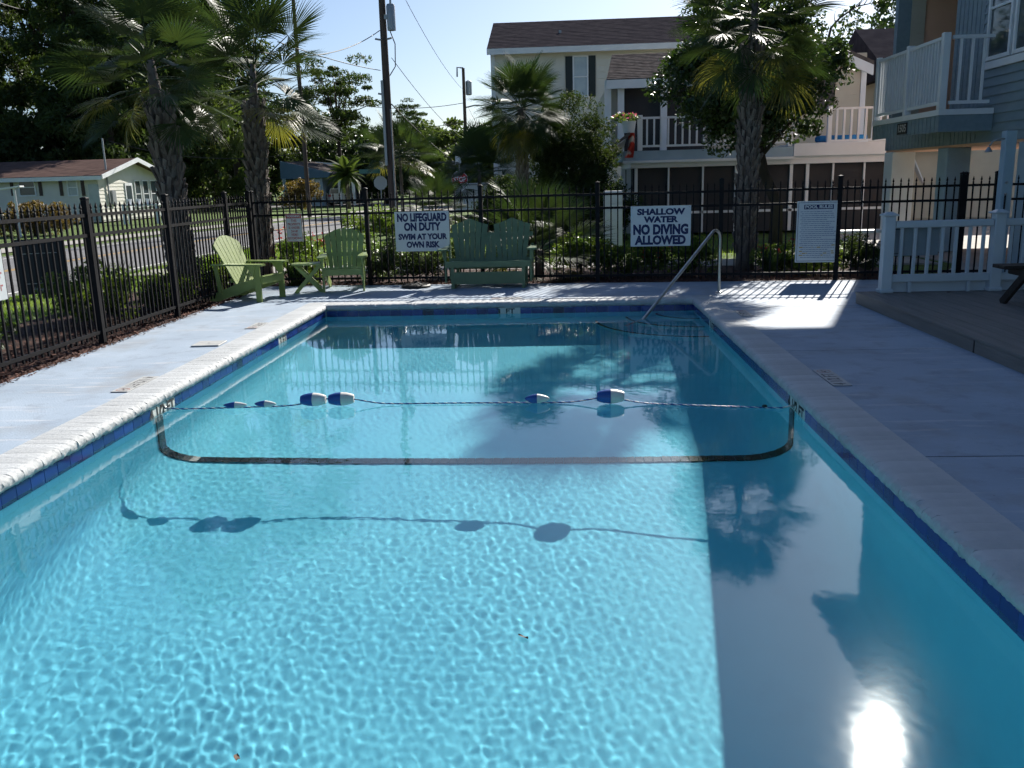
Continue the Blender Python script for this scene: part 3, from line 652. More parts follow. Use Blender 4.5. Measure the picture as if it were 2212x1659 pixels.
def flt(px, L, D, kind, dz=0.0):
    x = atY(px, 865, 7.08).x; c = rp(x); c.z = WZ+dz
    if kind == 'big': prof = [(0.012,-0.5),(0.29,-0.49),(0.37,-0.40),(0.46,-0.22),(0.5,-0.004)]
    else: prof = [(0.05,-0.5),(0.20,-0.43),(0.36,-0.27),(0.47,-0.1),(0.5,-0.004)]
    f = bpy.data.objects.new('float', None); COL.objects.link(f); f.parent = t; f.location = c-wpos(t); f.rotation_euler = (random.uniform(0,3),0,R(random.uniform(-5,5)))
    a = [(r*D,h*L) for r, h in prof]; b = [(r,-h) for r, h in reversed(a)]
    MB().lathe(a, seg=24, axis='x').build('blue_half', float_b, f, smooth='auto', rel=True)
    MB().lathe(b, seg=24, axis='x').build('white_half', float_w, f, smooth='auto', rel=True)
flt(508,0.20,0.055,'small',0.0305); flt(572,0.19,0.06,'small',0.033)
flt(675,0.215,0.115,'big',0.0605); flt(735,0.215,0.115,'big',0.0605); flt(1160,0.205,0.08,'small',0.043); flt(1319,0.225,0.12,'big',0.063)
xk = PX1-0.235; c = rp(xk); MB().lathe([(0.004,-0.02),(0.012,-0.012),(0.012,0.012),(0.004,0.02)], tuple(c+Vector((0,0,0.012))), 10, 'x').build('rope_knot', plain_black, t, smooth='auto')
MB().tube([rp(PX1-0.10),rp(PX1-0.05)+Vector((0,0,0.01)),rp(PX1)+Vector((0.004,0,0.02))],0.007,8).build('hook', steel_m, t, smooth=True)
MB().tube([rp(PX0+0.03),rp(PX0)+Vector((-0.004,0,0.02))],0.007,8).build('hook', steel_m, t, smooth=True)
mk_tile = mat('worn_marker_tile', (0.44,0.45,0.44), (0.36,0.37,0.37), scale=9, rough=0.6); mk_ink = mat('worn_marker_ink', (0.05,0.05,0.055), (0.22,0.22,0.22), scale=25, rough=0.7); mk_red = mat('worn_marker_red', (0.36,0.14,0.12), (0.4,0.36,0.34), scale=25, rough=0.7)
# skimmer lid and depth markers set on the deck
q = atz(452, 744, 0.0)
t = thing('skimmer_lid', 'square white skimmer lid set on the left deck', 'lid', (q.x,q.y,0), R(3))
MB().prism_chamfer(-0.15,-0.15,0.0,0.15,0.15,0.016,0.004).build('cover', mk_tile, t, rel=True); MB().lathe([(0.012,0.016),(0.012,0.018),(0.004,0.018)], seg=10).build('screw', galv_m, t, rel=True)
def marker(label, x, y, rz, txt, wide, ring=True):
    t = thing('depth_marker', label, 'depth marker', (x,y,0.004), rz, 'tile depth markers on the deck')
    n = round(wide/0.15)
    for k in range(n):
        xx = -wide/2+k*0.15; MB().prism_chamfer(xx+0.001,-0.074,0,xx+0.149,0.074,0.005,0.001).build('tile', mk_tile, t, rel=True)
    off = -0.075 if ring else 0
    lettering(txt, mk_ink, t, (off,0,0.0056), (0,0,0), width=wide-(0.2 if ring else 0.04), height=0.10, bold=0.02)
    if ring:
        b = MB(); cx = wide/2-0.075; P = [(cx+0.052*math.cos(a),0.052*math.sin(a),0.0058) for a in np.linspace(0,2*math.pi,25)]
        for a_, b_ in zip(P[:-1], P[1:]): b.bar(a_,b_,0.009,0.001)
        b.bar((cx-0.036,0.036,0.0062),(cx+0.036,-0.036,0.0062),0.008,0.0008); b.build('no_diving_ring', mk_red, t, rel=True)
        MB().bar((cx-0.03,-0.012,0.0060),(cx+0.025,0.018,0.0060),0.014,0.0006).build('diver_mark', mk_ink, t, rel=True)
mL = PX0-CW-0.075-0.012; mR = PX1+CW+0.075+0.012
marker('white 4 1/2 FT depth marker tiles on the left deck', mL, 7.37, R(-90), '4 1/2 FT', 0.60)
marker('white 4 1/2 FT depth marker tiles on the shaded right deck', mR, 7.25, R(90), '4 1/2 FT', 0.60)
marker('white 3 FT depth marker tiles on the left deck, beyond the skimmer lid', mL, 10.55, R(-90), '3 FT', 0.45)
marker('white 3 FT depth marker tiles on the right deck near the pool corner', mR, 10.85, R(90), '3 FT', 0.45)
marker('white 3 FT depth marker tiles on the deck behind the far pool edge', -0.80, PY1+CW+0.09, R(180), '3 FT', 0.45)
# a leaf afloat and specks
def leaf(label, px, py, L, z):
    q = atz(px, py, z); b = MB(); n = 6; V = []
    for k in range(n+1):
        s = k/n; w = 0.28*L*math.sin(math.pi*min(1,s*0.95+0.03)); V += [((s-0.5)*L,-w,0.006*math.cos(s*6)),((s-0.5)*L,0,-0.003+0.004*s),((s-0.5)*L,w,0.008*math.sin(s*3))]
    F = []
    for k in range(n):
        for j in (0,1): a = k*3+j; F.append((a,a+3,a+4,a+1))
    o = b.add(V, F).build('fallen_leaf', mat('dry_leaf', (0.10,0.045,0.02), (0.05,0.025,0.015), scale=20, rough=0.7)); o.location = (q.x,q.y,z+0.006); o.rotation_euler = (0,0,random.uniform(0,6))
    tag(o, label, 'leaf')
leaf('brown leaf floating alone on the open water', 1130, 1378, 0.05, WZ)
leaf('dark leaf floating on the water near the left wall', 512, 1640, 0.035, WZ)
leaf('curled dry leaf on the wooden platform below the white railing', 2050, 632, 0.09, 0.15)

# ================================================================ WOODEN PLATFORM, RAILING, PICNIC TABLE, SHOWER
DZ = 0.15
t = thing('wooden_platform', 'low weathered grey plank platform along the right deck', 'platform', (DX,DY,0))
x = DX
while x < 9.4:
    w = 0.138; MB().prism_chamfer(x,-4.0,DZ-0.03,x+w,DY,DZ+random.uniform(-0.0015,0.0015),0.004).build('plank', wood_m, t); x += w+0.006
MB().box(DX+0.012,-4.0,0.0,DX+0.04,DY-0.012,DZ-0.032).build('fascia_board', wood_m, t); MB().box(DX+0.042,DY-0.04,0.0,9.4,DY-0.012,DZ-0.032).build('fascia_board', wood_m, t)
for y in (2.2,5.2,8.2): MB().box(DX+0.008,y,0.002,DX+0.0115,y+0.02,DZ-0.034).build('joint_cover', dark_wood, t)
rail_m = mat('shade_toned_vinyl', (0.44,0.50,0.55), (0.40,0.46,0.51), scale=2, rough=0.4)  # white vinyl, with the shade it stands in put into its colour
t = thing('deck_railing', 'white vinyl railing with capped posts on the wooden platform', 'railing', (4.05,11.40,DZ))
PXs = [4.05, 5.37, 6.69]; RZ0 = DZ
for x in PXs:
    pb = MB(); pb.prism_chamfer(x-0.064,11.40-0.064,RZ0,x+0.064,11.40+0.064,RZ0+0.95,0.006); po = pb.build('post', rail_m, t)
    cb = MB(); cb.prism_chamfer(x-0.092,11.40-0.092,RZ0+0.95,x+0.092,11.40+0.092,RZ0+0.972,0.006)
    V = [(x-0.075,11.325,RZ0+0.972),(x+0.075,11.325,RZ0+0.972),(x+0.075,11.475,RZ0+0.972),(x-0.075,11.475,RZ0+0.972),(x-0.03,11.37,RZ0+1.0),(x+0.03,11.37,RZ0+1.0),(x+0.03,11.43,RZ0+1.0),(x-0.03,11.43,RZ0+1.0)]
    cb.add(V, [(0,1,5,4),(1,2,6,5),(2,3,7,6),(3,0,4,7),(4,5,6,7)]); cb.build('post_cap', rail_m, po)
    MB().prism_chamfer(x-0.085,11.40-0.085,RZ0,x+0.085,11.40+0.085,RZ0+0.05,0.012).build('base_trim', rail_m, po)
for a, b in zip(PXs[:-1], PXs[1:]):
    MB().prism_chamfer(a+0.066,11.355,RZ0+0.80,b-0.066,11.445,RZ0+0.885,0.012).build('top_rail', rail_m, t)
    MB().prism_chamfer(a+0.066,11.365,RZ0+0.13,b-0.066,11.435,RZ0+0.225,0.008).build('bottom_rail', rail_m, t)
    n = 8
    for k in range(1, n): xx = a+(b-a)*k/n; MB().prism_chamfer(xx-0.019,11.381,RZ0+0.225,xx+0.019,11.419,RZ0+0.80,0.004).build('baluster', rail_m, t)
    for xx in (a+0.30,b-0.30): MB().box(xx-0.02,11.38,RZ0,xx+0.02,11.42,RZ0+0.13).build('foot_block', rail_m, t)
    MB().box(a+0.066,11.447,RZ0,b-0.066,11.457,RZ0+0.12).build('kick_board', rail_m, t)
panel_m = mat('grey_plastic_panel', (0.23,0.28,0.31), (0.2,0.25,0.28), scale=3, rough=0.45)
t = thing('blank_board', 'grey blank board tied to the back of the white railing', 'board', (4.50,11.49,0.55))
MB().prism_chamfer(4.16,11.462,0.60,4.70,11.478,0.955,0.005).build('sheet', panel_m, t)
for zz in (0.63,0.93): MB().tube([(4.14,11.40,zz),(4.13,11.46,zz),(4.72,11.485,zz),(4.735,11.40,zz)],0.004,5).build('tie_cord', plain_black, t)
# picnic table at the right edge
t = thing('picnic_table', 'dark stained picnic table cut by the right picture edge', 'table', (6.1,9.9,DZ))
for k in range(2): MB().prism_chamfer(4.82,10.0+k*0.145,DZ+0.41,6.95,10.14+k*0.145,DZ+0.45,0.004).build('bench_plank', dark_wood, t)
for k in range(5): MB().prism_chamfer(5.0,9.0+k*0.145,DZ+0.70,6.95,9.14+k*0.145,DZ+0.74,0.004).build('top_plank', dark_wood, t)
for k in range(2): MB().prism_chamfer(5.2,8.35+k*0.145,DZ+0.41,6.95,8.49+k*0.145,DZ+0.45,0.004).build('bench_plank', dark_wood, t)
for x in (4.98,6.6):
    MB().bar((x,10.32,DZ),(x,9.45,DZ+0.70),0.09,0.04,(1,0,0)).build('leg', dark_wood, t); MB().bar((x,8.35,DZ),(x,9.2,DZ+0.70),0.09,0.04,(1,0,0)).build('leg', dark_wood, t)
    MB().bar((x+0.045,8.3,DZ+0.37),(x+0.045,10.3,DZ+0.37),0.04,0.07).build('cross_beam', dark_wood, t)
# outdoor shower post
q = atY(2180, 300, 12.6)
t = thing('shower_post', 'tall pale outdoor shower post behind the white railing', 'shower', (q.x,12.6,0))
pale_blue = mat('pale_blue_paint', (0.30,0.40,0.47), (0.26,0.35,0.42), scale=3, rough=0.5)
MB().prism_chamfer(-0.07,-0.07,0,0.07,0.07,2.12,0.006).build('post', pale_blue, t, rel=True)
MB().tube([(-0.06,-0.02,2.02),(-0.14,-0.03,2.02),(-0.22,-0.03,1.99),(-0.26,-0.03,1.93)],0.012,8).build('shower_arm', galv_m, t, smooth=True, rel=True)
MB().lathe([(0.014,0.02),(0.03,-0.01),(0.05,-0.045),(0.048,-0.05)], (-0.268,-0.03,1.90), 14).build('shower_head', galv_m, t, smooth='auto', rel=True)
for zz in (1.45,1.30): MB().lathe([(0.012,-0.11),(0.018,-0.09),(0.018,-0.072)], (-0.02,0,zz), 10, 'y').build('valve', galv_m, t, rel=True)
MB().tube([(-0.02,-0.085,1.28),(-0.03,-0.10,0.9),(-0.12,-0.12,0.55),(-0.05,-0.1,0.25),(0,-0.09,0.05)],0.011,7).build('hose', plain_black, t, smooth=True, rel=True)

# ================================================================ HOUSES
def clap(parent, p0, p1, z0, z1, h, m, nrm, name='clapboard', skip=None, t=0.02):
    """lap siding: one board per course between p0 and p1 (plan points), facing nrm; skip = [(s0,s1,z0,z1)] openings along the run"""
    p0 = Vector((p0[0],p0[1],0)); p1 = Vector((p1[0],p1[1],0)); L = (p1-p0).length; d = (p1-p0)/L; nn = Vector((nrm[0],nrm[1],0)); o = wpos(parent)
    n = max(1, round((z1-z0)/h)); hh = (z1-z0)/n
    for k in range(n):
        za, zb = z0+k*hh, z0+(k+1)*hh; runs = [(0,L)]
        for s0, s1, a, b in (skip or []):
            if a < (za+zb)/2 < b:
                nr = []
                for r0, r1 in runs:
                    if s1 <= r0 or s0 >= r1: nr.append((r0,r1)); continue
                    if s0 > r0: nr.append((r0,s0))
                    if s1 < r1: nr.append((s1,r1))
                runs = nr
        for r0, r1 in runs:
            a = p0+d*r0; b = p0+d*r1
            P = [Vector((a.x,a.y,za))+nn*t, Vector((b.x,b.y,za))+nn*t, Vector((b.x,b.y,zb))+nn*0.004, Vector((a.x,a.y,zb))+nn*0.004]
            Q = [Vector((a.x,a.y,za)), Vector((b.x,b.y,za)), Vector((b.x,b.y,zb)), Vector((a.x,a.y,zb))]
            V = [p-o for p in P+Q]
            MB().add(V, [(0,1,2,3),(4,7,6,5),(0,4,5,1),(3,2,6,7),(0,3,7,4),(1,5,6,2)]).build(name, m, parent, rel=True)
def shingles(parent, a, b, c, d, m, course=0.15, tab=0.32, name='shingles', sep=False):
    """roof plane a-b along the eave, d-c along the ridge; rows of tabs, each course lapping the one below"""
    a,b,c,d = map(Vector, (a,b,c,d)); up = ((d-a)+(c-b))/2; nr = max(2, int(up.length/course)); nrm = (b-a).cross(d-a).normalized()
    if nrm.z < 0: nrm = -nrm
    mb = MB(); mb.prism([a-nrm*0.08,b-nrm*0.08,c-nrm*0.08,d-nrm*0.08], nrm*0.07); mb.build('roof_deck', m, parent)
    mb = MB(); r_ = random.Random(5)
    for i in range(nr):
        t0, t1 = i/nr, min(1,(i+1.15)/nr); l0, r0 = a.lerp(d,t0), b.lerp(c,t0); l1, r1 = a.lerp(d,t1), b.lerp(c,t1); n = max(1, int((r0-l0).length/tab)); off = 0.5*(i % 2)
        ks = [0]+[min(1,max(0,(k+off)/n)) for k in range(1, n+1)]+[1]
        for k0, k1 in zip(ks[:-1], ks[1:]):
            if k1-k0 < 1e-4: continue
            th = 0.012+r_.uniform(0,0.006); P = [l0.lerp(r0,k0)+nrm*th, l0.lerp(r0,k1-0.02/n)+nrm*th, l1.lerp(r1,k1-0.02/n)+nrm*0.002, l1.lerp(r1,k0)+nrm*0.002]
            Q = [P[0]-nrm*th, P[1]-nrm*th]
            mb.add(P+Q, [(0,1,2,3),(4,5,1,0)])
    tag(mb.build(name, m, parent), kind='stuff')
def window(parent, c, w, h, nrm, fm=None, pm=None, sash=True, fw=0.07, grid=0):
    """window on a wall: c = centre of the opening on the wall face, nrm = plan normal"""
    fm = fm or white_m; pm = pm or pane_m; n2 = Vector((nrm[0],nrm[1],0)).normalized(); u = Vector((-n2.y,n2.x,0)); z = Vector((0,0,1)); c = Vector(c)
    f = MB()
    f.bar(c-u*(w/2+fw/2)-z*(h/2+fw)+n2*0.02, c-u*(w/2+fw/2)+z*(h/2+fw)+n2*0.02, fw, 0.06, n2); f.bar(c+u*(w/2+fw/2)-z*(h/2+fw)+n2*0.02, c+u*(w/2+fw/2)+z*(h/2+fw)+n2*0.02, fw, 0.06, n2)
    f.bar(c-u*w/2+z*(h/2+fw/2)+n2*0.02, c+u*w/2+z*(h/2+fw/2)+n2*0.02, fw, 0.06, n2); f.bar(c-u*w/2-z*(h/2+fw/2)+n2*0.02, c+u*w/2-z*(h/2+fw/2)+n2*0.02, fw, 0.06, n2)
    wf = f.build('window', fm, parent)
    if sash:
        MB().bar(c-u*w/2+n2*0.025, c+u*w/2+n2*0.025, 0.045, 0.03, n2).build('sash_bar', fm, wf)
        for s in (-1,1): MB().bar(c-u*w/2+z*s*(h/4+0.011)+n2*0.01, c+u*w/2+z*s*(h/4+0.011)+n2*0.01, h/2-0.024, 0.006, n2).build('pane', pm, wf)
    else: MB().bar(c-u*w/2+n2*0.01, c+u*w/2+n2*0.01, h, 0.006, n2).build('pane', pm, wf)
    return wf
def railing(parent, p0, p1, z0, h, m, gap=0.125, bw=0.035, pw=0.1, posts=True):
    p0 = Vector((p0[0],p0[1],z0)); p1 = Vector((p1[0],p1[1],z0)); L = (p1-p0).length; z = Vector((0,0,1))
    if posts:
        for p in (p0,p1): MB().prism_chamfer(p.x-pw/2,p.y-pw/2,z0,p.x+pw/2,p.y+pw/2,z0+h+0.08,0.008).build('rail_post', m, parent)
    d = (p1-p0).normalized(); a, b = p0+d*pw/2, p1-d*pw/2
    MB().bar(a+z*h, b+z*h, 0.07, 0.06).build('top_rail', m, parent); MB().bar(a+z*0.12, b+z*0.12, 0.05, 0.06).build('bottom_rail', m, parent)
    n = int(L/gap)
    for k in range(1, n): p = p0.lerp(p1, k/n); MB().bar(p+z*0.15, p+z*(h-0.03), bw, bw, d).build('baluster', m, parent)

# ---- blue-grey house on stilts at the right; its roof shades the deck and pool
XW = 8.0; ZB = 2.12; YN, YM, YF = -7.0, 19.46, 23.04; ZE = 9.78; XE = 6.95  # near end YN runs on unseen past the camera, added to block sky light
h = thing('stilt_house', 'blue-grey house on pale stilts at the right with a white balcony', 'house', (XW,16,0))
core = MB(); core.box(XW,YN,ZB,16,YM,ZE-0.05); core.build('near_block', blue_wall, h)
core = MB(); core.box(XW,YM+0.001,ZB,16,YF,2.62); core.box(12.3,YM+0.001,2.621,16,YF,5.9); core.box(XW,YM+0.001,5.901,16,YF,ZE-0.05); core.build('far_block', blue_wall, h)
MB().box(XW-0.001,YN,ZB-0.05,16,YF,ZB-0.002).build('underside', peach_m, h)
MB().box(8.35,YF-0.18,2.622,12.29,YF-0.02,5.88).build('porch_end_wall', peach_m, h)
MB().box(8.0,YF-0.22,2.622,8.34,YF-0.02,5.88).build('corner_board', blue_wall, h)
clap(h, (8.30,YF-0.225), (8.62,YF-0.225), 2.64, 5.85, 0.12, siding_beige, (0,-1))
for (wx,wz) in ((9.72,3.0),(9.95,3.0),(9.72,3.75),(9.95,3.75)): MB().box(wx,YF-0.20,wz,wx+0.17,YF-0.181,wz+(0.55 if wz < 3.5 else 0.2)).build('dark_pane', pane_m, h)
# vertical battened part of the wall
y = 18.22
while y < YM-0.02: MB().box(XW-0.022,y,ZB,XW-0.002,y+0.155,ZE-0.2).build('vertical_board', blue_wall, h); y += 0.185
y = YM+0.02
while y < YF-0.05: MB().box(XW-0.022,y,ZB,XW-0.002,y+0.165,2.60).build('vertical_board', blue_wall, h); y += 0.19
wy0, wy1 = 16.05, 18.0
clap(h, (XW-0.002,18.2), (XW-0.002,12.0), ZB, ZE-0.2, 0.165, blue_wall, (-1,0), skip=[(18.2-wy1-0.1,18.2-wy0+0.1,3.5,5.5)], t=0.03)
wz0 = 3.56; wc = (wy0+wy1)/2
MB().box(XW-0.06,wy0-0.02,wz0-0.13,XW-0.002,wy1+0.06,wz0).build('window_sill', white_m, h)
for (a_, b_) in ((wy0,wc-0.06),(wc+0.06,wy1)): window(h, (XW-0.01,(a_+b_)/2,4.5), b_-a_-0.12, 1.7, (-1,0), sash=True)
# balcony
BXx, BY0, BY1, BZ = 6.98, 17.5, 21.1, 2.62
MB().box(BXx,BY0,BZ,XW-0.03,BY1,BZ+0.10).build('balcony_floor', white_m, h)
y = BY0+0.02
while y < BY1-0.1: MB().box(BXx+0.02,y,BZ-0.30,BXx+0.05,y+0.17,BZ-0.002).build('balcony_skirt_board', blue_wall, h); y += 0.19
MB().box(BXx+0.05,BY0+0.02,BZ-0.30,XW-0.03,BY0+0.05,BZ-0.002).build('balcony_skirt_board', blue_wall, h)
MB().box(BXx+0.06,BY0+0.06,BZ-0.02,XW-0.03,BY1-0.02,BZ-0.003).build('balcony_soffit', blue_wall, h)
RZ = BZ+0.10; RH = 1.26
ym = 19.25
railing(h, (BXx+0.06,BY1-0.06), (BXx+0.06,ym), RZ, RH, white_m, 0.135, 0.04, 0.11); railing(h, (BXx+0.06,ym-0.001), (BXx+0.06,BY0+0.06), RZ, RH, white_m, 0.135, 0.04, 0.13)
railing(h, (BXx+0.13,BY0+0.06), (XW-0.06,BY0+0.06), RZ, RH, white_m, 0.2, 0.04, 0.1, posts=False)
num = bpy.data.objects.new('number_plate', None); COL.objects.link(num); num.parent = h; num.location = Vector((BXx+0.015,19.3,BZ-0.15))-wpos(h); num.rotation_euler = (0,0,R(-90))
MB().box(-0.26,-0.012,-0.11,0.26,0.0,0.11).build('plate', dark_wood, num, rel=True)
lettering('1505', mat('pale_number_paint', (0.45,0.42,0.40), rough=0.5), num, (0,-0.014,0), UPR, width=0.42, height=0.15, bold=0.02)
for (x_, y_, s_) in ((8.22,22.72,0.27),(8.18,19.55,0.24),(8.2,16.2,0.24),(8.2,12.6,0.24),(12,22.7,0.24),(12,16,0.24)):
    MB().prism_chamfer(x_-s_,y_-s_,-0.05,x_+s_,y_+s_,ZB-0.05,0.012).build('stilt', white_m if y_ > 22 and x_ < 9 else pale_blue, h)
# roof with deep eaves
MB().box(XE,YN-0.5,ZE-0.12,16.6,YF+0.56,ZE).build('soffit', white_m, h); MB().box(XE-0.03,YN-0.5,ZE-0.16,XE-0.001,YF+0.56,ZE+0.06).build('fascia', white_m, h)
MB().prism([(XE,YN-0.5,ZE+0.001),(16.6,YN-0.5,ZE+0.001),(11.8,YN-0.5,ZE+2.2)], (0,YF-YN+1.06,0)).build('roof', roof_grey, h)
# ---- beige house behind the stilts
hb = thing('beige_house', 'beige sided house seen between the stilts of the blue-grey house', 'house', (15,31,0))
MB().box(10.9,31,0,24,38,4.6).build('wall', siding_beige, hb)
clap(hb, (10.9,30.98), (19,30.98), 0.05, 4.5, 0.16, siding_beige, (0,-1)); MB().box(10.88,30.95,0,11.1,30.99,4.6).build('corner_board', white_m, hb)
window(hb, (16.0,30.95,2.1), 0.6, 1.0, (0,-1)); MB().box(11.3,30.4,2.3,13.4,30.96,2.6).build('awning', white_m, hb); MB().bar((11.4,30.7,2.25),(12.0,30.96,1.2),0.15,0.05).build('stair_rail', white_m, hb)
MB().prism([(10.6,30.6,4.6),(10.6,38.4,4.6),(10.6,34.5,6.6)], (13.6,0,0)).build('roof', roof_grey, hb)

# ---- house with screened porch, centre right
YP = 27.0
h = thing('porch_house', 'house with dark screened porch and white upper balcony behind the round tree', 'house', (6,YP,0))
g = lambda px, py, Y=YP: atY(px, py, Y)
xl, xr = g(1368,400).x, g(1922,400).x; zh = g(1500,360).z; zr = g(1500,323).z; zf_ = g(1500,344).z
MB().box(xl,YP+0.06,0,xr,YP+4,zh-0.005).build('screen_panel', screen_m, h)
MB().box(xl-0.08,YP-0.08,zh,xr+0.1,YP+4,zf_).build('header_beam', white_m, h)
xm = g(1712,320).x
MB().box(xl-0.3,YP-0.16,zf_+0.002,xm,YP+4,zr).build('rim_board', pale_blue, h); MB().box(xm+0.002,YP-0.18,zf_+0.002,xr+0.3,YP+4,g(1800,308).z).build('rim_board', white_m, h)
MB().box(xl-0.32,YP-0.26,zf_-0.07,xm,YP-0.162,zf_+0.0).build('gutter', white_m, h)
for px in (1374,1444,1518,1590,1708,1743,1798,1865,1918):
    x = g(px,400).x; w = 0.05 if px in (1444,1518,1798,1865) else 0.09
    MB().box(x-w/2,YP-0.02,0,x+w/2,YP+0.05,zh-0.003).build('screen_post', white_m, h)
MB().box(xl,YP-0.01,0.0,xr,YP+0.04,0.55).build('kick_wall', screen_m, h); MB().box(xl,YP-0.02,0.56,xr,YP+0.045,0.63).build('screen_rail', white_m, h)
for px in (1348,1360): x = g(px,400).x; MB().box(x-0.06,YP+0.3,0,x+0.06,YP+0.45,zh).build('wall_post', white_m, h)
xg = g(1345,345).x
MB().tube([(xg-0.35,YP-0.2,zf_-0.05),(xg-0.35,YP-0.2,zf_-0.2),(xg-0.1,YP-0.1,zf_-0.5),(xg-0.02,YP-0.05,zf_-0.8),(xg-0.02,YP-0.05,0.1)],0.055,8).build('downspout', white_m, h, smooth='auto')
MB().prism([(g(1313,330).x,YP+0.1,g(1313,330).z),(g(1345,330).x,YP+0.1,g(1345,330).z),(g(1354,298).x,YP+0.1,g(1354,298).z)], (0,0.8,0)).build('gable_wing', white_m, h)
MB().bar((g(1310,326).x,YP,g(1310,326).z),(g(1358,290).x,YP,g(1358,290).z),1.1,0.07,(0.7,0,0.7)).build('wing_roof', roof_tan, h)
za = zr+0.01; hrl = g(1400,255).z-za
railing(h, (g(1382,300).x,YP-0.05), (xm-0.1,YP-0.05), za, hrl, white_m, 0.2, 0.05, 0.14)
railing(h, (g(1788,300).x,YP-0.1), (xr+0.2,YP-0.1), za, g(1800,235).z-za, white_m, 0.2, 0.06, 0.12)
# upper storey set back
YU = YP+2.6; u = lambda px, py: atY(px, py, YU)
xul, xur = u(1308,200).x, u(1868,200).x; zu = u(1400,182).z
MB().box(xul+0.02,YU,zr-0.3,xur,YU+8,zu-0.05).build('upper_wall', siding_beige, h)
MB().box(u(1345,200).x,YU-0.05,zr,u(1420,200).x+1.5,YU-0.01,u(1400,178).z).build('porch_screen', screen_m, h)
for px in (1312,1340,1432): x = u(px,200).x; MB().box(x-0.1,YU-0.35,zr,x+0.1,YU-0.15,u(px,176).z).build('porch_post', white_m, h)
e0, e1 = u(1308,176), u(1560,166); r0, r1 = atY(1322,118,YU+2.4), atY(1560,112,YU+2.4)
e0.y = e1.y = YU-0.6; e1.z = e0.z; r1.z = r0.z
shingles(h, e0, e1, r1, r0, roof_tan, 0.2, 0.4)
MB().box(e0.x,YU-0.62,e0.z-0.28,e1.x,YU-0.56,e0.z-0.02).build('eave_board', white_m, h)
# front gable at the right with a white rake board
pk = atY(1640, 30, YU-0.3); er = atY(1888, 140, YU-0.3); el = Vector((2*pk.x-er.x, er.y, er.z))
MB().prism([(pk.x-0.6,YU+0.05,er.z-0.9),(er.x-0.35,YU+0.05,er.z-0.9),(er.x-0.35,YU+0.05,er.z+0.1),(pk.x,YU+0.05,pk.z-0.3),(pk.x-0.6,YU+0.05,pk.z-0.5)], (0,7.5,0)).build('gable_wall', siding_beige, h)
for a_, b_ in ((pk,er),):
    MB().prism([a_+Vector((0,0,0.0)), b_+Vector((0,0,0.0)), b_+Vector((0,0,-0.3)), a_+Vector((0,0,-0.3))], (0,0.08,0)).build('rake_board', white_m, h)
    MB().prism([a_+Vector((0,0.0,0.12)), b_+Vector((0,0.0,0.12)), b_+Vector((0,0,0.002)), a_+Vector((0,0,0.002))], (0,8,0)).build('roof_plane', roof_tan, h)
clap(h, (u(1790,200).x,YU-0.002), (xur,YU-0.002), zr, er.z+0.4, 0.18, siding_beige, (0,-1)); MB().box(xur-0.15,YU-0.06,zr,xur+0.01,YU-0.03,er.z-0.1).build('corner_board', white_m, h)
MB().box(u(1803,200).x-0.5,YU-0.05,u(1803,240).z,u(1803,200).x,YU-0.035,u(1803,130).z).build('brown_panel', roof_tan, h)
# flower pot and red flag on the balcony corner
q = atY(1358, 268, YP-0.15)
t = thing('flower_planter', 'white planter of pink flowers hanging on the balcony corner', 'planter', (q.x,YP-0.25,q.z-0.25))
MB().lathe([(0.16,0.0),(0.20,0.30),(0.21,0.32),(0.18,0.32)], seg=16).build('pot', white_m, t, smooth='auto', rel=True)
def tuft(n, c, r, size, m, name, parent=None, rel=True, flat=1.0):
    P = rng.normal(0,1,(n,3)); P /= np.linalg.norm(P,axis=1,keepdims=True); P *= rng.uniform(0.3,1,(n,1))**0.5; P = P*np.array(r)+np.array(c)
    a = rng.normal(0,1,(n,3)); a /= np.linalg.norm(a,axis=1,keepdims=True); b = np.cross(a, rng.normal(0,1,(n,3))); b /= np.linalg.norm(b,axis=1,keepdims=True); s = size*rng.uniform(0.6,1.3,(n,1))
    V = np.stack([P-a*s, P+b*s*0.5, P+a*s, P-b*s*0.5],1).reshape(-1,3)
    return npmesh(name, V, np.arange(4*n).reshape(n,4), m, parent, rel=rel)
tuft(160,(-0.1,-0.02,0.42),(0.42,0.25,0.14),0.06,bush_leaf,'foliage',t); tuft(60,(-0.12,-0.04,0.48),(0.40,0.22,0.11),0.04,pink_flower,'blossoms',t)
q = atY(1364, 300, YP-0.2)
t = thing('red_cloth', 'red and white cloth hanging below the flower planter on the balcony', 'cloth', (q.x,YP-0.2,q.z))
V = []; 
for i in range(9):
    for j in range(4): s_ = i/8; V.append((-0.13+0.09*j+0.05*math.sin(3*s_+j)+0.08*(s_-0.5)**2*4*(-1), -0.06+0.05*math.sin(2.2*j+4*s_), 0.42-0.95*s_))
red_cloth = mat('red_cloth', (0.50,0.035,0.02), (0.6,0.5,0.45), scale=4, rough=0.7, contrast=(0.52,0.6))
MB().add(V, [(i*4+j,i*4+j+1,i*4+j+5,i*4+j+4) for i in range(8) for j in range(3)]).build('fabric', red_cloth, t, smooth=True, rel=True)
# blue cushion on the right balcony
q = atY(1818, 272, YP+0.8); t = thing('balcony_lounger', 'blue cushioned lounger behind the right balcony railing', 'lounger', (q.x,YP+0.8,za))
MB().prism_chamfer(-0.7,-0.25,0.12,0.7,0.25,0.30,0.04).build('cushion', mat('blue_fabric',(0.02,0.16,0.36),rough=0.8), t, rel=True); MB().prism_chamfer(-0.72,-0.27,0.0,0.72,0.27,0.11,0.02).build('frame', white_m, t, rel=True)

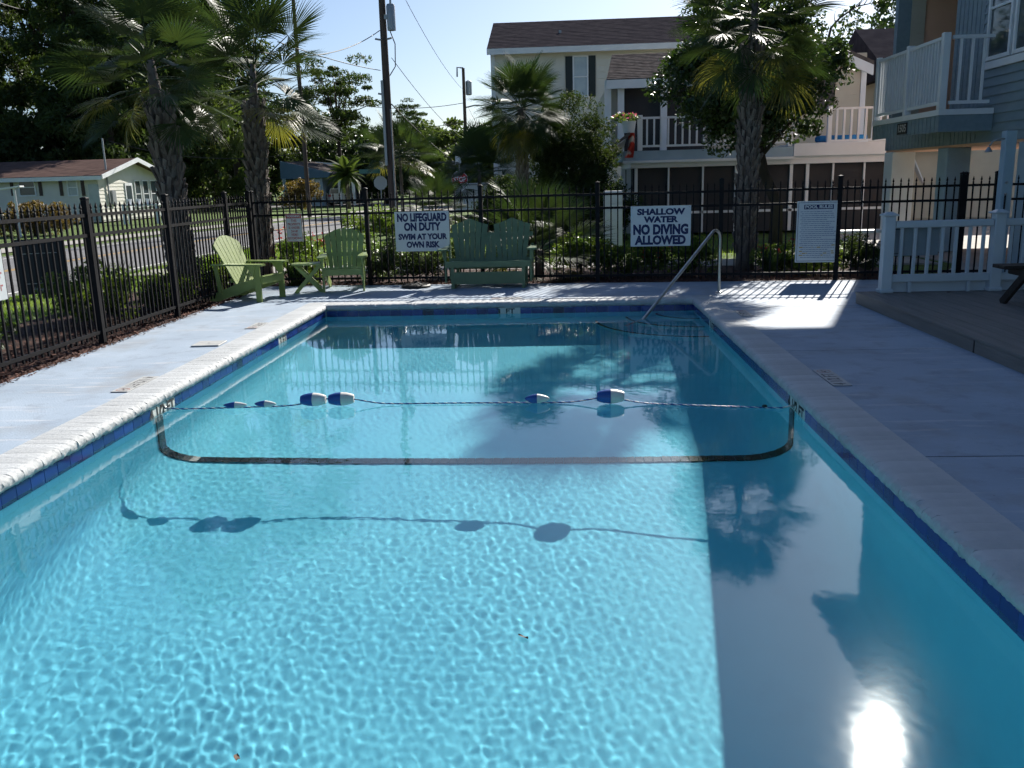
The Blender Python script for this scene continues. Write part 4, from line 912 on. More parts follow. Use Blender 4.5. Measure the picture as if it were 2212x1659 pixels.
# ---- three storey beige house, far centre
YT = 44.0
h = thing('tall_beige_house', 'tall beige house with grey-brown roof and one dark shuttered window', 'house', (4,YT,0))
v = lambda px, py, Y=YT: atY(px, py, Y)
xa, xb = v(1064,240).x, v(1064,240).x+15; ze = v(1064,106).z
MB().box(xa,YT,0,xb,YT+9,ze).build('wall', siding_cream, h)
wc = v(1254,160); ww = v(1271,160).x-v(1237,160).x
clap(h, (xa+0.18,YT-0.002), (xb,YT-0.002), 0.3, ze, 0.30, siding_cream, (0,-1), t=0.035, skip=[(wc.x-ww-xa-0.18,wc.x+ww-xa-0.18,wc.z-1.1,wc.z+0.85)])
MB().box(xa-0.02,YT-0.05,0,xa+0.17,YT-0.003,ze).build('corner_board', white_m, h)
window(h, (wc.x,YT-0.02,wc.z-0.12), ww-0.14, 1.75, (0,-1), pm=pane_lt)
for s_ in (-1,1): MB().box(wc.x+s_*ww*0.72-0.17,YT-0.06,wc.z-1.02,wc.x+s_*ww*0.72+0.17,YT-0.03,wc.z+0.80).build('shutter', shutter_m, h)
ev0 = Vector((xa-0.15,YT-0.5,ze-0.05)); ev1 = Vector((xb,YT-0.5,ze-0.05)); zrdg = atY(1064,50,YT+4.5).z; rg0 = Vector((xa-0.15,YT+4.5,zrdg)); rg1 = Vector((xb,YT+4.5,zrdg))
shingles(h, ev0, ev1, rg1, rg0, roof_grey, 0.28, 0.6); MB().box(ev0.x,YT-0.56,ze-0.32,ev1.x,YT-0.5,ze-0.06).build('eave_board', white_m, h)
MB().prism([(xa-0.15,YT+4.5,zrdg-0.09),(xb,YT+4.5,zrdg-0.09),(xb,YT+9.5,ze-0.15),(xa-0.15,YT+9.5,ze-0.15)], (0,0,0.08)).build('roof_rear', roof_grey, h)
MB().prism([(xa,YT+0.01,ze),(xa,YT+8.99,ze),(xa,YT+4.5,zrdg-0.12)], (0.15,0,0)).build('gable_wall', siding_cream, h)
q = atY(1210, 82, YT+2); MB().tube([(q.x,q.y,q.z-0.5),(q.x,q.y,q.z+0.35)],0.07,8).build('vent_pipe', galv_m, h)

# ---- ranch house across the road, left
XG = -25.5; Y0, Y1 = 49.0, 56.9
h = thing('ranch_house', 'low cream house with brown roof across the road at the left', 'house', (-32,53,0))
zeL = atY(222,374,Y0).z; zpk = atX(306,344,XG).z; ypk = (Y0+Y1)/2; XLF = -48.0
MB().box(XLF,Y0,0,XG,Y1,zeL-0.1).build('wall', siding_cream, h)
MB().prism([(XG,Y0,zeL-0.1),(XG,Y1,zeL-0.1),(XG,ypk,zpk-0.15)], (-0.2,0,0)).build('gable', siding_cream, h)
wins = []
for pa, pb in ((52,108),(198,238)):
    a_ = atY(pa+4,440,Y0); b_ = atY(pb-2,440,Y0); wins.append((a_.x,b_.x))
clap(h, (-40,Y0-0.002), (XG,Y0-0.002), 0.2, zeL-0.12, 0.2, siding_cream, (0,-1), t=0.03)
def px_l(x): return x/4.424*0.72
for (x0_, x1_, pm_) in ((240,490,pane_m),(890,1050,pane_lt)):
    a_ = atY(px_l(x0_), (440+440/4.424)*.72, Y0); b_ = atY(px_l(x1_), (440+640/4.424)*.72, Y0)
    window(h, ((a_.x+b_.x)/2,Y0-0.03,(a_.z+b_.z)/2), b_.x-a_.x-0.1, a_.z-b_.z, (0,-1), pm=pm_)
for x0_ in (165,540,815,1105):
    a_ = atY(px_l(x0_-36), (440+430/4.424)*.72, Y0); b_ = atY(px_l(x0_+36), (440+640/4.424)*.72, Y0)
    MB().box(a_.x,Y0-0.07,b_.z-0.05,b_.x,Y0-0.035,a_.z+0.05).build('shutter', shutter_br, h)
a_ = atY(px_l(1205), 440, Y0); b_ = atY(px_l(1340), 440, Y0); MB().box(a_.x,Y0-0.06,0.1,b_.x,Y0-0.035,2.05).build('front_door', pane_lt, h)
clap(h, (XG+0.002,Y0), (XG+0.002,Y1), 0.1, zeL-0.12, 0.2, siding_cream, (1,0), t=0.03)
gw = [atX(px_l(x_), 430, XG).y for x_ in (1665,1760,1790,1872,1895,1975,1998,2078,2100,2180)]
MB().box(XG+0.03,gw[0],0.3,XG+0.07,gw[1],2.1).build('side_door', white_m, h); MB().box(XG+0.072,gw[0]+0.12,0.8,XG+0.08,gw[1]-0.12,1.95).build('door_pane', pane_m, h)
for k in range(2,9,2): window(h, (XG+0.04,(gw[k]+gw[k+1])/2,1.45), max(0.3,gw[k+1]-gw[k]-0.12), 1.5, (1,0), fw=0.06, pm=pane_m)
n_ = 9
MB().box(XG+0.035,Y0+1.2,0.9,XG+0.16,Y0+1.6,1.7).build('meter_box', galv_m, h); MB().tube([(XG+0.1,Y0+0.9,0.9),(XG+0.1,Y0+0.9,zeL+1.9)],0.05,6).build('service_mast', galv_m, h)
OV = 0.5
for sgn, ya in ((1,Y0-OV),(-1,Y1+OV)):
    e0 = Vector((XLF,ya,zeL-0.12)); e1 = Vector((XG+OV,ya,zeL-0.12)); r1 = Vector((XG+OV,ypk,zpk)); r0 = Vector((XLF,ypk,zpk))
    if sgn > 0: shingles(h, e0, e1, r1, r0, roof_brown, 0.35, 0.9)
    else: MB().prism([e0-Vector((0,0,0.08)),e1-Vector((0,0,0.08)),r1-Vector((0,0,0.08)),r0-Vector((0,0,0.08))], (0,0,0.07)).build('roof_rear', roof_brown, h)
    MB().prism([e1+Vector((0.01,0,0.03)),r1+Vector((0.01,0,0.05)),r1+Vector((0.01,0,-0.2)),e1+Vector((0.01,0,-0.2))], (0.06,0,0)).build('rake_board', white_m, h)
MB().box(XLF,Y0-OV-0.05,zeL-0.36,XG+OV,Y0-OV-0.001,zeL-0.14).build('eave_board', white_m, h)

# ---- blue house with carport, centre left far
YB = 74.0; cb = lambda x, y, Y=YB: atY((800+x/5.53)*.72, (420+y/5.53)*.72, Y)
h = thing('blue_house', 'blue gabled house with open carport beyond the road bend', 'house', (cb(500,900).x,YB,0))
P = [cb(215,350),cb(1060,545),cb(1010,620),cb(235,652)]; MB().prism(P, (0,0.3,0)).build('gable_panel', mat('blue_siding',(0.085,0.16,0.24),(0.075,0.14,0.21),scale=2,rough=0.6), h)
MB().prism([cb(230,352)+Vector((0,0.35,-0.02)),cb(1100,548)+Vector((0,0.35,-0.02)),cb(1180,470)+Vector((0,6,0)),cb(420,335)+Vector((0,6,0))], (0,0,-0.12)).build('roof', roof_tan, h)
MB().prism([cb(420,375)+Vector((0,7,0)),cb(1250,480)+Vector((0,7,0)),cb(1250,390)+Vector((0,7,0)),cb(420,335)+Vector((0,7,0))], (0,0.2,0)).build('rear_parapet', white_m, h)
a_, b_ = cb(720,1000), cb(895,640); MB().box(a_.x,YB+0.5,0,b_.x,YB+6,b_.z).build('wall', pale_blue, h)
a_, b_ = cb(150,1000), cb(330,660); MB().box(cb(150,660).x,YB+5.5,0,cb(1450,660).x,YB+6,b_.z).build('carport_back_wall', mat('dark_blue_wall',(0.05,0.08,0.11),rough=0.7), h)
for x_ in (300,1215,1355,1440): q = cb(x_,800); MB().box(q.x-0.11,YB-0.1,0,q.x+0.11,YB+0.12,cb(x_,640).z).build('carport_post', white_m if x_ > 1000 else pale_blue, h)
q0, q1 = cb(815,690), cb(855,850); window(h, ((q0.x+q1.x)/2,YB+0.48,(q0.z+q1.z)/2), q1.x-q0.x, q0.z-q1.z, (0,-1), fw=0.08)
MB().box(cb(1000,600).x,YB+0.4,cb(1000,640).z,cb(1500,600).x,YB+6,cb(1000,600).z).build('carport_roof', roof_tan, h)
# car in the carport
q = cb(1120,1040); t = thing('parked_car', 'silver car parked under the blue carport', 'car', (q.x,YB+1.5,0))
silver = mat('silver_paint', (0.45,0.47,0.5), rough=0.25, metal=0.4)
prof = [(-0.85,0.25),(0.85,0.25),(0.88,0.75),(0.80,0.95),(0.62,1.40),(-0.62,1.40),(-0.80,0.95),(-0.88,0.75)]
MB().prism([(x_,0,z_) for x_, z_ in prof], (0,4.2,0)).build('body', silver, t, rel=True)
MB().prism([(-0.72,-0.015,0.98),(0.72,-0.015,0.98),(0.57,-0.015,1.33),(-0.57,-0.015,1.33)], (0,0.01,0)).build('rear_window', pane_m, t, rel=True)
for sx in (-1,1):
    MB().box(sx*0.72-0.12,-0.02,0.72,sx*0.72+0.12,-0.002,0.9).build('tail_light', red_ink, t, rel=True)
    for yy in (0.7,3.4): MB().lathe([(0.30,-0.1),(0.32,-0.06),(0.32,0.06),(0.30,0.1)], (sx*0.78,yy,0.32), 16, 'x').build('wheel', plain_black, t, rel=True)

# ================================================================ TREES AND PLANTS
def frond_mesh(seed, m, nbl=44, Lp=1.0, Lf=0.95, droop=0.35):
    r_ = random.Random(seed); b = MB()
    pr = []
    for k in range(5):
        s = k/4; pr.append((Lp*s,0,-0.10*Lp*s*s))
    b.tube(pr, [0.020,0.016,0.013,0.011,0.008], 5)
    c = Vector(pr[-1]); bend = Vector((1,0,-0.35)).normalized()
    spread = R(118); V = []; F = []
    for i in range(nbl):
        a = -spread+2*spread*(i+0.5)/nbl+r_.gauss(0,0.015); L = Lf*(0.72+0.28*math.cos(a*0.75))*r_.uniform(0.92,1.05)
        o = c+bend*(0.30*Lf*max(0,math.cos(a)))*0.35           # costapalmate: blades leave along the curved rib
        d = Vector((math.cos(a),math.sin(a),0)); side = Vector((-math.sin(a),math.cos(a),0)); fold = 0.16+0.10*abs(math.sin(a))
        wmax = 1.0*L*2*spread/nbl*0.5*0.52; dr = droop*r_.uniform(0.7,1.3)
        prev = None
        for j, (s, wf) in enumerate(((0.04,0.10),(0.35,0.72),(0.55,0.95),(0.78,0.5),(1.0,0.03))):
            z = 0.16*abs(math.sin(a))*L*s - dr*L*s*s*s - 0.30*L*s*max(0,math.cos(a))*0.5
            p = o+d*(L*s)+Vector((0,0,z)); w = wmax*wf
            n = len(V); V += [p-side*w+Vector((0,0,fold*w)), p, p+side*w+Vector((0,0,fold*w))]
            if prev is not None: F += [(prev,n,n+1,prev+1),(prev+1,n+1,n+2,prev+2)]
            prev = n
    b.add(V, F); return b.mesh('frond', m)
FR = [frond_mesh(s, palm_leaf, droop=dq) for s, dq in ((1,0.06),(2,0.14),(3,0.10),(4,0.24))]
FRY = [frond_mesh(s, palm_leaf2, droop=0.35) for s in (5,6)]
def boot_mesh(seed):
    r_ = random.Random(seed); b = MB(); j = lambda: r_.uniform(-0.012,0.012)
    # broad base that splits into two arms, leaning away from the trunk (local: +x outward, z up)
    V = [(0.0,-0.06,0),(0.0,0.06,0),(0.035,0.055,0.10),(0.035,-0.055,0.10),(0.075,-0.10+j(),0.26),(0.085,-0.045+j(),0.29),(0.05,0.0,0.15),(0.085,0.045+j(),0.28),(0.07,0.10+j(),0.25)]
    n = len(V); W = [(x-0.028,y,z) for x, y, z in V]
    F = [(0,1,2,3),(3,6,5,4),(3,2,6),(2,8,7,6)]
    B = [tuple(n+i for i in reversed(f)) for f in F]; loop = [0,1,2,8,7,6,5,4,3]
    S_ = [(loop[i],n+loop[i],n+loop[(i+1)%9],loop[(i+1)%9]) for i in range(9)]
    return b.add(V+W, F+B+[f[::-1] for f in S_]).mesh('boot', boot_m)
BOOTS = [boot_mesh(s) for s in range(4)]
def palm(label, base, hgt, r0, nf, fs, lean=(0,0), boots=(0.25,None), seed=1, zb=None, name='palm_tree', low=-50, yellow=0.08, high=86, trunk_m=None):
    r_ = random.Random(seed); t = thing(name, label, 'palm', base); top = Vector((lean[0],lean[1],hgt))
    n = 16; path = []; rad = []
    for k in range(n+1):
        s = k/n; path.append(Vector((lean[0]*s*s,lean[1]*s*s,-0.05+(hgt+0.05)*s))); rad.append((r0*(1.18-0.25*min(1,s*4)+0.04*math.sin(5*s))) if (zb is None or s*hgt < zb) else r0*max(0.35,0.72-0.5*(s*hgt-zb)))
    tr = MB().tube(path, rad, 14).build('trunk', trunk_m or bark_m, t, smooth=True, rel=True)
    if boots:
        z = boots[0]; i = 0; zt = boots[1] or zb or hgt-0.1
        while z < zt:
            per = 6; s = z/hgt; cx, cy = lean[0]*s*s, lean[1]*s*s
            for k in range(per):
                a = 2*math.pi*(k+0.5*(i % 2))/per+r_.gauss(0,0.06); sc = 0.92*r_.uniform(0.9,1.25)
                inst(BOOTS[r_.randrange(4)], 'boot', tr, (cx+(r0*0.93)*math.cos(a),cy+(r0*0.93)*math.sin(a),z+r_.uniform(-0.02,0.02)-tr.location.z), (0,r_.gauss(0,0.06),a), (sc,sc,sc*r_.uniform(0.9,1.15)))
            z += 0.15; i += 1
    for k in range(nf):
        s = (k+0.5)/nf; el = R(high+(low-high)*s**0.85)+r_.gauss(0,0.08); az = k*2.39996+r_.gauss(0,0.12)
        me = r_.choice(FRY) if (s > 0.8 and r_.random() < yellow*5) else r_.choice(FR)
        M_ = Matrix.Rotation(az,4,'Z') @ Matrix.Rotation(-el,4,'Y') @ Matrix.Rotation(r_.gauss(0,0.35),4,'X')
        o = inst(me, 'frond', t, top+Vector((0.06*math.cos(az),0.06*math.sin(az),0.12-(0.30 if zb is None else max(0.3,hgt-zb))*s)), M_.to_euler(), fs*r_.uniform(0.85,1.1))
    return t
q = atY(396, 600, 13.4)
palm('thick trunked palm behind the left fence, leftmost of the palms', (q.x,13.4,-0.05), atY(352,95,13.4).z, 0.15, 40, 0.64, lean=(-0.16,0.0), seed=3, low=-28, zb=atY(352,228,13.4).z)
q = atY(574, 600, 16.2)
palm('palm behind the warning sign, with fronds spread over the utility pole side', (q.x,16.2,-0.05), atY(590,130,16.2).z, 0.135, 36, 0.74, lean=(0.10,0.0), seed=8, low=-28, zb=atY(590,240,16.2).z)
q = atY(1608, 580, 16.3)
palm('tall palm in front of the round leafy tree at the right', (q.x,16.3,-0.05), atY(1612,-12,16.3).z, 0.145, 54, 0.66, lean=(0.04,0), seed=12, low=-44, zb=atY(1612,112,16.3).z)
q = atY(1130, 430, 23.5)
palm('mid height palm standing before the tall beige house', (q.x,23.5,-0.08), atY(1134,225,23.5).z, 0.10, 70, 0.62, seed=15, boots=(0.9,atY(1134,285,23.5).z), low=-66)
# stemless fan palms among the shrubs
def fanpalm(label, px, py, Y, z, fs, nf, seed):
    q = atY(px, py, Y); palm(label, (q.x,Y,-0.05), z, 0.09, nf, fs, seed=seed, boots=None, name='fan_palm', low=-25)
fanpalm('low fan palm behind the fence, right of the glider bench', 1165, 540, 15.7, 0.5, 0.62, 30, 21)
fanpalm('fan palm behind the NO LIFEGUARD sign, under the stop sign', 938, 440, 30, 0.8, 0.60, 30, 22)
fanpalm('dense dark fan palm left of the second utility pole', 865, 360, 52, 3.3, 1.25, 36, 23)
fanpalm('fan palm beside the wall of the tall beige house', 1035, 360, 40, 2.2, 1.0, 34, 24)
# feathery palm before the blue house
def pinnate(label, px, py, Y, hgt, L, nf, seed):
    r_ = random.Random(seed); q = atY(px, py, Y); t = thing('feather_palm', label, 'palm', (q.x,Y,-0.08)); MB().tube([(0,0,0),(0.03,0,hgt*0.5),(0,0,hgt)],[0.2,0.16,0.15],10).build('trunk', bark_m, t, smooth=True, rel=True)
    b = MB(); n = 14; P = [Vector((L*s*0.9,0,L*(0.45*s-0.75*s*s))) for s in np.linspace(0,1,n)]
    b.tube(P, [0.03*(1-0.8*i/(n-1)) for i in range(n)], 4); V = []; F = []
    for i in range(n*4):
        s = 0.1+0.9*i/(n*4); k = min(n-2, int(s*(n-1))); p = P[k].lerp(P[k+1], s*(n-1)-k)
        for sd in (-1,1):
            l = 0.55*math.sin(math.pi*min(0.97,s*0.8+0.18)); tip = p+Vector((l*0.45,sd*l*0.75,-l*0.45)); w = Vector((0.03,0,0.0)); m_ = len(V); V += [p-w, p+w, tip]; F.append((m_,m_+1,m_+2))
    me = b.add(V, F).mesh('frond', far_leaf)
    for k in range(nf):
        el = R(75-115*(k+0.5)/nf); az = k*2.4; M_ = Matrix.Rotation(az,4,'Z') @ Matrix.Rotation(-el,4,'Y'); inst(me, 'frond', t, (0,0,hgt), M_.to_euler(), r_.uniform(0.85,1.1))
pinnate('feathery arching palm in front of the blue house carport', 752, 440, 66, 2.4, 1.9, 30, 5)

def leafquads(P, size, aspect=0.5, up=None):
    n = len(P); a = rng.normal(0,1,(n,3)); a /= np.linalg.norm(a,axis=1,keepdims=True)
    if up is not None: a = a*(1-up)+np.array([0,0,up]); a /= np.linalg.norm(a,axis=1,keepdims=True)
    b = np.cross(a, rng.normal(0,1,(n,3))); b /= np.linalg.norm(b,axis=1,keepdims=True); s = size*rng.uniform(0.55,1.3,(n,1))
    c = np.cross(a,b)*s*0.12
    return np.stack([P-a*s*0.5, P+b*s*aspect*0.5+c, P+a*s*0.5, P-b*s*aspect*0.5+c],1).reshape(-1,3)
def clumps(n, ctr, rad, shell=0.55, low=-1.0):
    out = []
    while len(out) < n:
        p = rng.normal(0,1,3); p /= np.linalg.norm(p)
        if p[2] < low: continue
        out.append(p*rng.uniform(shell,1.0)*np.array(rad)+np.array(ctr))
    return np.array(out)
def tree(name, label, base, h, rad, leaf_m, n_cl=60, per=160, cr=0.45, size=0.09, aspect=0.5, trunk_r=0.12, bole=0.35, shell=0.45, ctr=None, group=None, bark=None, cat='tree', flat=0.75, low=-0.75, trunk=True, lean=0.0):
    """crown: leaf-sized faces gathered in clumps; limbs run to some of the clumps"""
    t = thing(name, label, cat, base, group=group); c = np.array(ctr if ctr is not None else (0,0,h-rad[2]))
    C_ = clumps(n_cl, c, rad, shell, low); r_ = cr*rng.uniform(0.45,1.3,n_cl)
    P = []
    for k in range(n_cl):
        q = rng.normal(0,1,(per,3)); q /= np.linalg.norm(q,axis=1,keepdims=True); q *= rng.uniform(0.2,1,(per,1))**0.45
        P.append(C_[k]+q*r_[k]*np.array([1,1,flat]))
    P = np.concatenate(P); V = leafquads(P, size, aspect)
    npmesh('crown', V, np.arange(len(V)).reshape(-1,4), leaf_m, t, rel=True)
    if trunk:
        bz = max(0.05, bole*h); top = Vector((c[0],c[1],c[2]+rad[2]*0.3)); b = MB()
        P_ = [Vector((0,0,-0.05)), Vector((lean*0.3,0,bz*0.6)), Vector((c[0]*0.4,c[1]*0.4,bz)), Vector((c[0]*0.8,c[1]*0.8,(bz+top.z)/2)), top]
        b.tube(P_, [trunk_r*1.25,trunk_r,trunk_r*0.85,trunk_r*0.55,trunk_r*0.15], 9); b.build('trunk', bark or tree_bark, t, smooth=True, rel=True)
        L_ = MB()
        for k in range(0, n_cl, max(1, n_cl//16)):
            e = Vector(C_[k]); s = Vector((c[0]*0.5,c[1]*0.5,bz+random.uniform(0,0.5)*(top.z-bz))); m_ = s.lerp(e,0.5)+Vector((0,0,0.08*(e-s).length))
            L_.tube([s,m_,e], [trunk_r*0.4,trunk_r*0.25,trunk_r*0.08], 5)
        tag(L_.build('limbs', bark or tree_bark, t, smooth=True, rel=True), kind='stuff')
    return t
# round leafy tree behind the right palm
q = atY(1672, 600, 21.5); z0 = atY(1612, 330, 21.5).z; z1 = atY(1612, -40, 21.5).z; cx = atY(1612,150,21.5).x-q.x
tree('leafy_tree', 'round glossy leafy tree directly behind the tall right palm', (q.x,21.5,-0.08), z1, (2.15,1.9,(z1-z0)/2), oak_leaf, n_cl=170, per=270, cr=0.50, size=0.12, trunk_r=0.14, bole=0.3, shell=0.35, ctr=(cx,0,(z0+z1)/2), low=-1)
q = atY(1800, 40, 40); t = thing('bare_branch_tree', 'bare grey tree whose twigs show against the bright sky', 'tree', (q.x-0.9,40,-0.08))
tip = [atY(1795,60,40),atY(1815,38,40),atY(1850,14,40),atY(1902,3,40)]
o_ = Vector(t.location); b = MB(); b.tube([Vector((0,0,0)),Vector((0,0,5)),tip[0]-o_-Vector((0.3,0,1.5)),tip[0]-o_]+[p-o_ for p in tip[1:]], [0.16,0.12,0.08,0.05,0.04,0.03,0.012], 7); b.build('trunk', tree_bark, t, smooth=True, rel=True)
b = MB()
for k in range(16):
    s = random.uniform(0,0.95)*3; i = int(s); p = (tip[i].lerp(tip[i+1], s-i) if i < 3 else tip[3])-o_; d = Vector((random.gauss(0.3,0.5),0,random.gauss(0.35,0.4)))*0.45; b.tube([p,p+d*0.6,p+d+Vector((0.08,0,0.02))],[0.02,0.014,0.006],5)
tag(b.build('twigs', tree_bark, t, rel=True), kind='stuff')
# dark conifer like shrub tree in the centre
q = atY(1238, 450, 25); zt_ = atY(1238,205,25).z
tree('juniper_tree', 'dark ragged evergreen between the mid palm and the porch house', (q.x,25,-0.08), zt_, (1.2,1.0,zt_/2+0.1), dark_leaf, n_cl=170, per=240, cr=0.38, size=0.095, aspect=0.4, trunk_r=0.1, bole=0.12, shell=0.35, ctr=(0,0,zt_/2-0.05), low=-1)
for px, py, Y, rx, label in ((1095,405,29,0.85,'dark rounded shrub at the left foot of the tall beige house'),(1185,430,27.5,1.2,'dark low shrub below the mid palm'),(1290,430,24.5,0.9,'dark shrub beside the porch house corner')):
    q = atY(px, py, Y); tree('dark_shrub', label, (q.x,Y,-0.08), atY(px,py-48,Y).z, (rx*1.25,0.9,1.05), dark_leaf, n_cl=90, per=190, cr=0.36, size=0.09, trunk_r=0.05, bole=0.2, cat='shrub', ctr=(0,0,0.85), low=-1)
# pines behind the ranch house
pl = ['dark pine with forked trunk above the left picture corner','dark tall pine over the ranch house roof, third from left edge','slender dark pine left of the thick trunked palm','dense dark pine behind the thick trunked palm','dark pine between the two left palms','dark pine seen through the second palm crown','pine whose lower crown shows left of the thin pole','low dark pine behind the ranch house gable']
for k, (px, Y, hh, rx) in enumerate(((20,66,23,3.6),(120,72,25,4.2),(210,64,24,3.6),(300,70,24,4.0),(390,66,23,3.8),(470,72,22,3.8),(520,80,19,3.4),(255,60,15,3.6))):
    q = atY(px, 440, Y)
    tree('pine_tree', pl[k], (q.x,Y,-0.08), hh, (rx,rx,hh*0.43), pine_leaf, n_cl=105, per=170, cr=1.15, size=0.50, aspect=0.24, trunk_r=0.30, bole=0.45, shell=0.3, group='pines behind the ranch house', flat=0.5, low=-1)
# understorey behind the ranch house and along the far road
us = ['dark thicket tree behind the left end of the ranch house','dark thicket tree above the ranch house chimney mast','dark thicket tree right of the ranch house gable','vine hung tree behind the first palm trunk','dark thicket tree left of the blue house']
for k, (px, Y, hh, rx) in enumerate(((60,64,9,5.5),(190,62,9,5.0),(330,66,10,4.6),(440,70,11,4.6),(535,84,12,4.6))):
    q = atY(px, 440, Y); tree('thicket_tree', us[k], (q.x,Y,-0.08), hh, (rx,3.5,hh*0.5), dark_leaf if k != 3 else far_leaf, n_cl=100, per=130, cr=1.2, size=0.42, trunk_r=0.2, bole=0.2, ctr=(0,0,hh*0.48), group='thicket behind the ranch house', low=-1)
fs = [('far_pine','spreading pine with layered boughs right of the second palm',738,82,13.5,3.6,pine_leaf,0.5),('far_pine','small flat topped pine on the skyline between the utility poles',885,150,15.5,3.6,pine_leaf,0.45),
      ('far_tree','round far tree behind the thin pole and blue house',640,92,12,4.6,oak_leaf,0.9),('far_tree','grey green tree right of the blue house roof',705,100,9.5,4.0,far_leaf,0.9),('far_tree','dark tree behind the feathery palm',780,96,8.5,4.5,oak_leaf,0.9),
      ('far_tree','grey green willow like tree left of the second utility pole',930,88,7.8,4.6,far_leaf,0.9),('far_tree','tall pale tree right of the second utility pole',985,84,7.4,4.0,far_leaf,0.9),('far_tree','pale bushy tree beside the tall beige house corner',1045,70,6.0,3.0,far_leaf,0.9),
      ('far_tree','dark tree behind the first utility pole foot',835,80,6.6,3.6,oak_leaf,0.9),('far_tree','green tree beyond the stilt house balcony',1880,70,14.5,4.0,oak_leaf,0.9)]
for nm, lb, px, Y, hh, rx, lm, fl in fs:
    q = atY(px, 400, Y); tree(nm, lb, (q.x,Y,-0.08), hh, (rx,rx,hh*(0.30 if nm == 'far_pine' else 0.48)), lm, n_cl=60 if nm == 'far_pine' else 80, per=110, cr=1.0, size=0.40, aspect=0.3 if nm == 'far_pine' else 0.5, trunk_r=0.2, bole=0.4, ctr=None if nm == 'far_pine' else (0,0,hh*0.5), flat=fl*0.7, low=-1)
# a distant wooded skyline
b = []
for k in range(520):
    x = random.uniform(-120,90); y = random.uniform(150,175); hh = random.uniform(4,9)+2*math.sin(x*0.11); q = rng.normal(0,1,(60,3)); q /= np.linalg.norm(q,axis=1,keepdims=True); b.append(np.array([x,y,hh*0.55])+q*np.array([2.6,2.0,hh*0.5])*rng.uniform(0.5,1,(60,1)))
P = np.concatenate(b); V = leafquads(P, 0.9); tag(npmesh('distant_wood', V, np.arange(len(V)).reshape(-1,4), far_leaf), 'grey green wood along the far skyline', 'wood', kind='stuff')
# shrubs behind the fences
def shrub(label, px, py, Y, hh, rx, lm, flowers=None, nf=40, size=0.05, n_cl=38, per=110, name='shrub'):
    q = atY(px, py, Y) if px is not None else None
    t = tree(name, label, (q.x,Y,-0.04), hh, (rx,rx*0.8,hh*0.46), lm, n_cl=n_cl, per=per, cr=0.17, size=size, aspect=0.45, trunk_r=0.022, bole=0.15, cat='shrub', ctr=(0,0,hh*0.52), group='shrubs behind the fences', low=-0.9, shell=0.35)
    if flowers is not None:
        C_ = clumps(9, (0,0,hh*0.62), (rx,rx*0.8,hh*0.42), 0.85, 0.0); P = np.concatenate([c_+rng.normal(0,0.045,(nf//2,3)) for c_ in C_]); V = leafquads(P, 0.045, 0.8)
        npmesh('blossoms', V, np.arange(len(V)).reshape(-1,4), flowers, t, rel=True)
    return t
shrub('red flowering shrub directly behind the warning sign', 650, 560, 15.9, 0.95, 0.55, bush_leaf, red_flower, 24)
shrub('yellow green shrub below the warning sign', 655, 590, 15.25, 0.50, 0.34, bush_leaf)
shrub('yellow green shrub between the second chair and the NO LIFEGUARD sign', 815, 560, 16.0, 0.78, 0.42, bush_leaf)
shrub('tall sparse shrub left of the NO LIFEGUARD sign', 838, 560, 15.3, 0.82, 0.34, oak_leaf)
shrub('dark clipped shrub below the NO LIFEGUARD sign', 920, 560, 15.3, 0.62, 0.52, dark_leaf)
shrub('yellow green shrub between the NO LIFEGUARD sign and the bench', 992, 520, 16.2, 0.95, 0.36, bush_leaf)
shrub('bright shrub right of the low fan palm', 1255, 560, 15.5, 0.78, 0.48, bush_leaf, size=0.06)
shrub('leafy shrub left of the SHALLOW WATER sign', 1335, 560, 15.4, 0.62, 0.42, bush_leaf)
shrub('red flowering shrub below the SHALLOW WATER sign', 1410, 560, 15.7, 0.60, 0.46, bush_leaf, red_flower, 16)
shrub('shrub behind the bend of the steel handrail', 1500, 560, 15.5, 0.66, 0.46, bush_leaf)
shrub('red flowering shrub right of the tall palm trunk', 1690, 560, 15.6, 0.58, 0.46, bush_leaf, red_flower, 14)
shrub('shrub with red blooms at the lower edge of the POOL RULES board', 1760, 580, 15.2, 0.52, 0.45, bush_leaf, red_flower, 14)
shrub('dark shrub right of the POOL RULES board', 1850, 560, 15.4, 0.66, 0.48, dark_leaf)
def lshrub(label, x, y, hh, rx, lm, **k):
    t = tree('shrub', label, (x,y,-0.04), hh, (rx,rx,hh*0.46), lm, n_cl=46, per=120, cr=0.18, size=0.055, aspect=0.45, trunk_r=0.022, bole=0.15, cat='shrub', ctr=(0,0,hh*0.52), group='shrubs behind the fences', low=-0.9, shell=0.35); return t
lshrub('leafy shrub behind the left fence beside the black board', -6.15, 11.3, 0.78, 0.62, bush_leaf); lshrub('low shrub at the foot of the leftmost palm trunk', -5.75, 12.6, 0.50, 0.42, bush_leaf); lshrub('dark shrub behind the left fence at the picture edge', -6.6, 9.2, 0.55, 0.6, oak_leaf); lshrub('low shrub behind the bright green chair', -5.9, 14.6, 0.55, 0.5, bush_leaf)
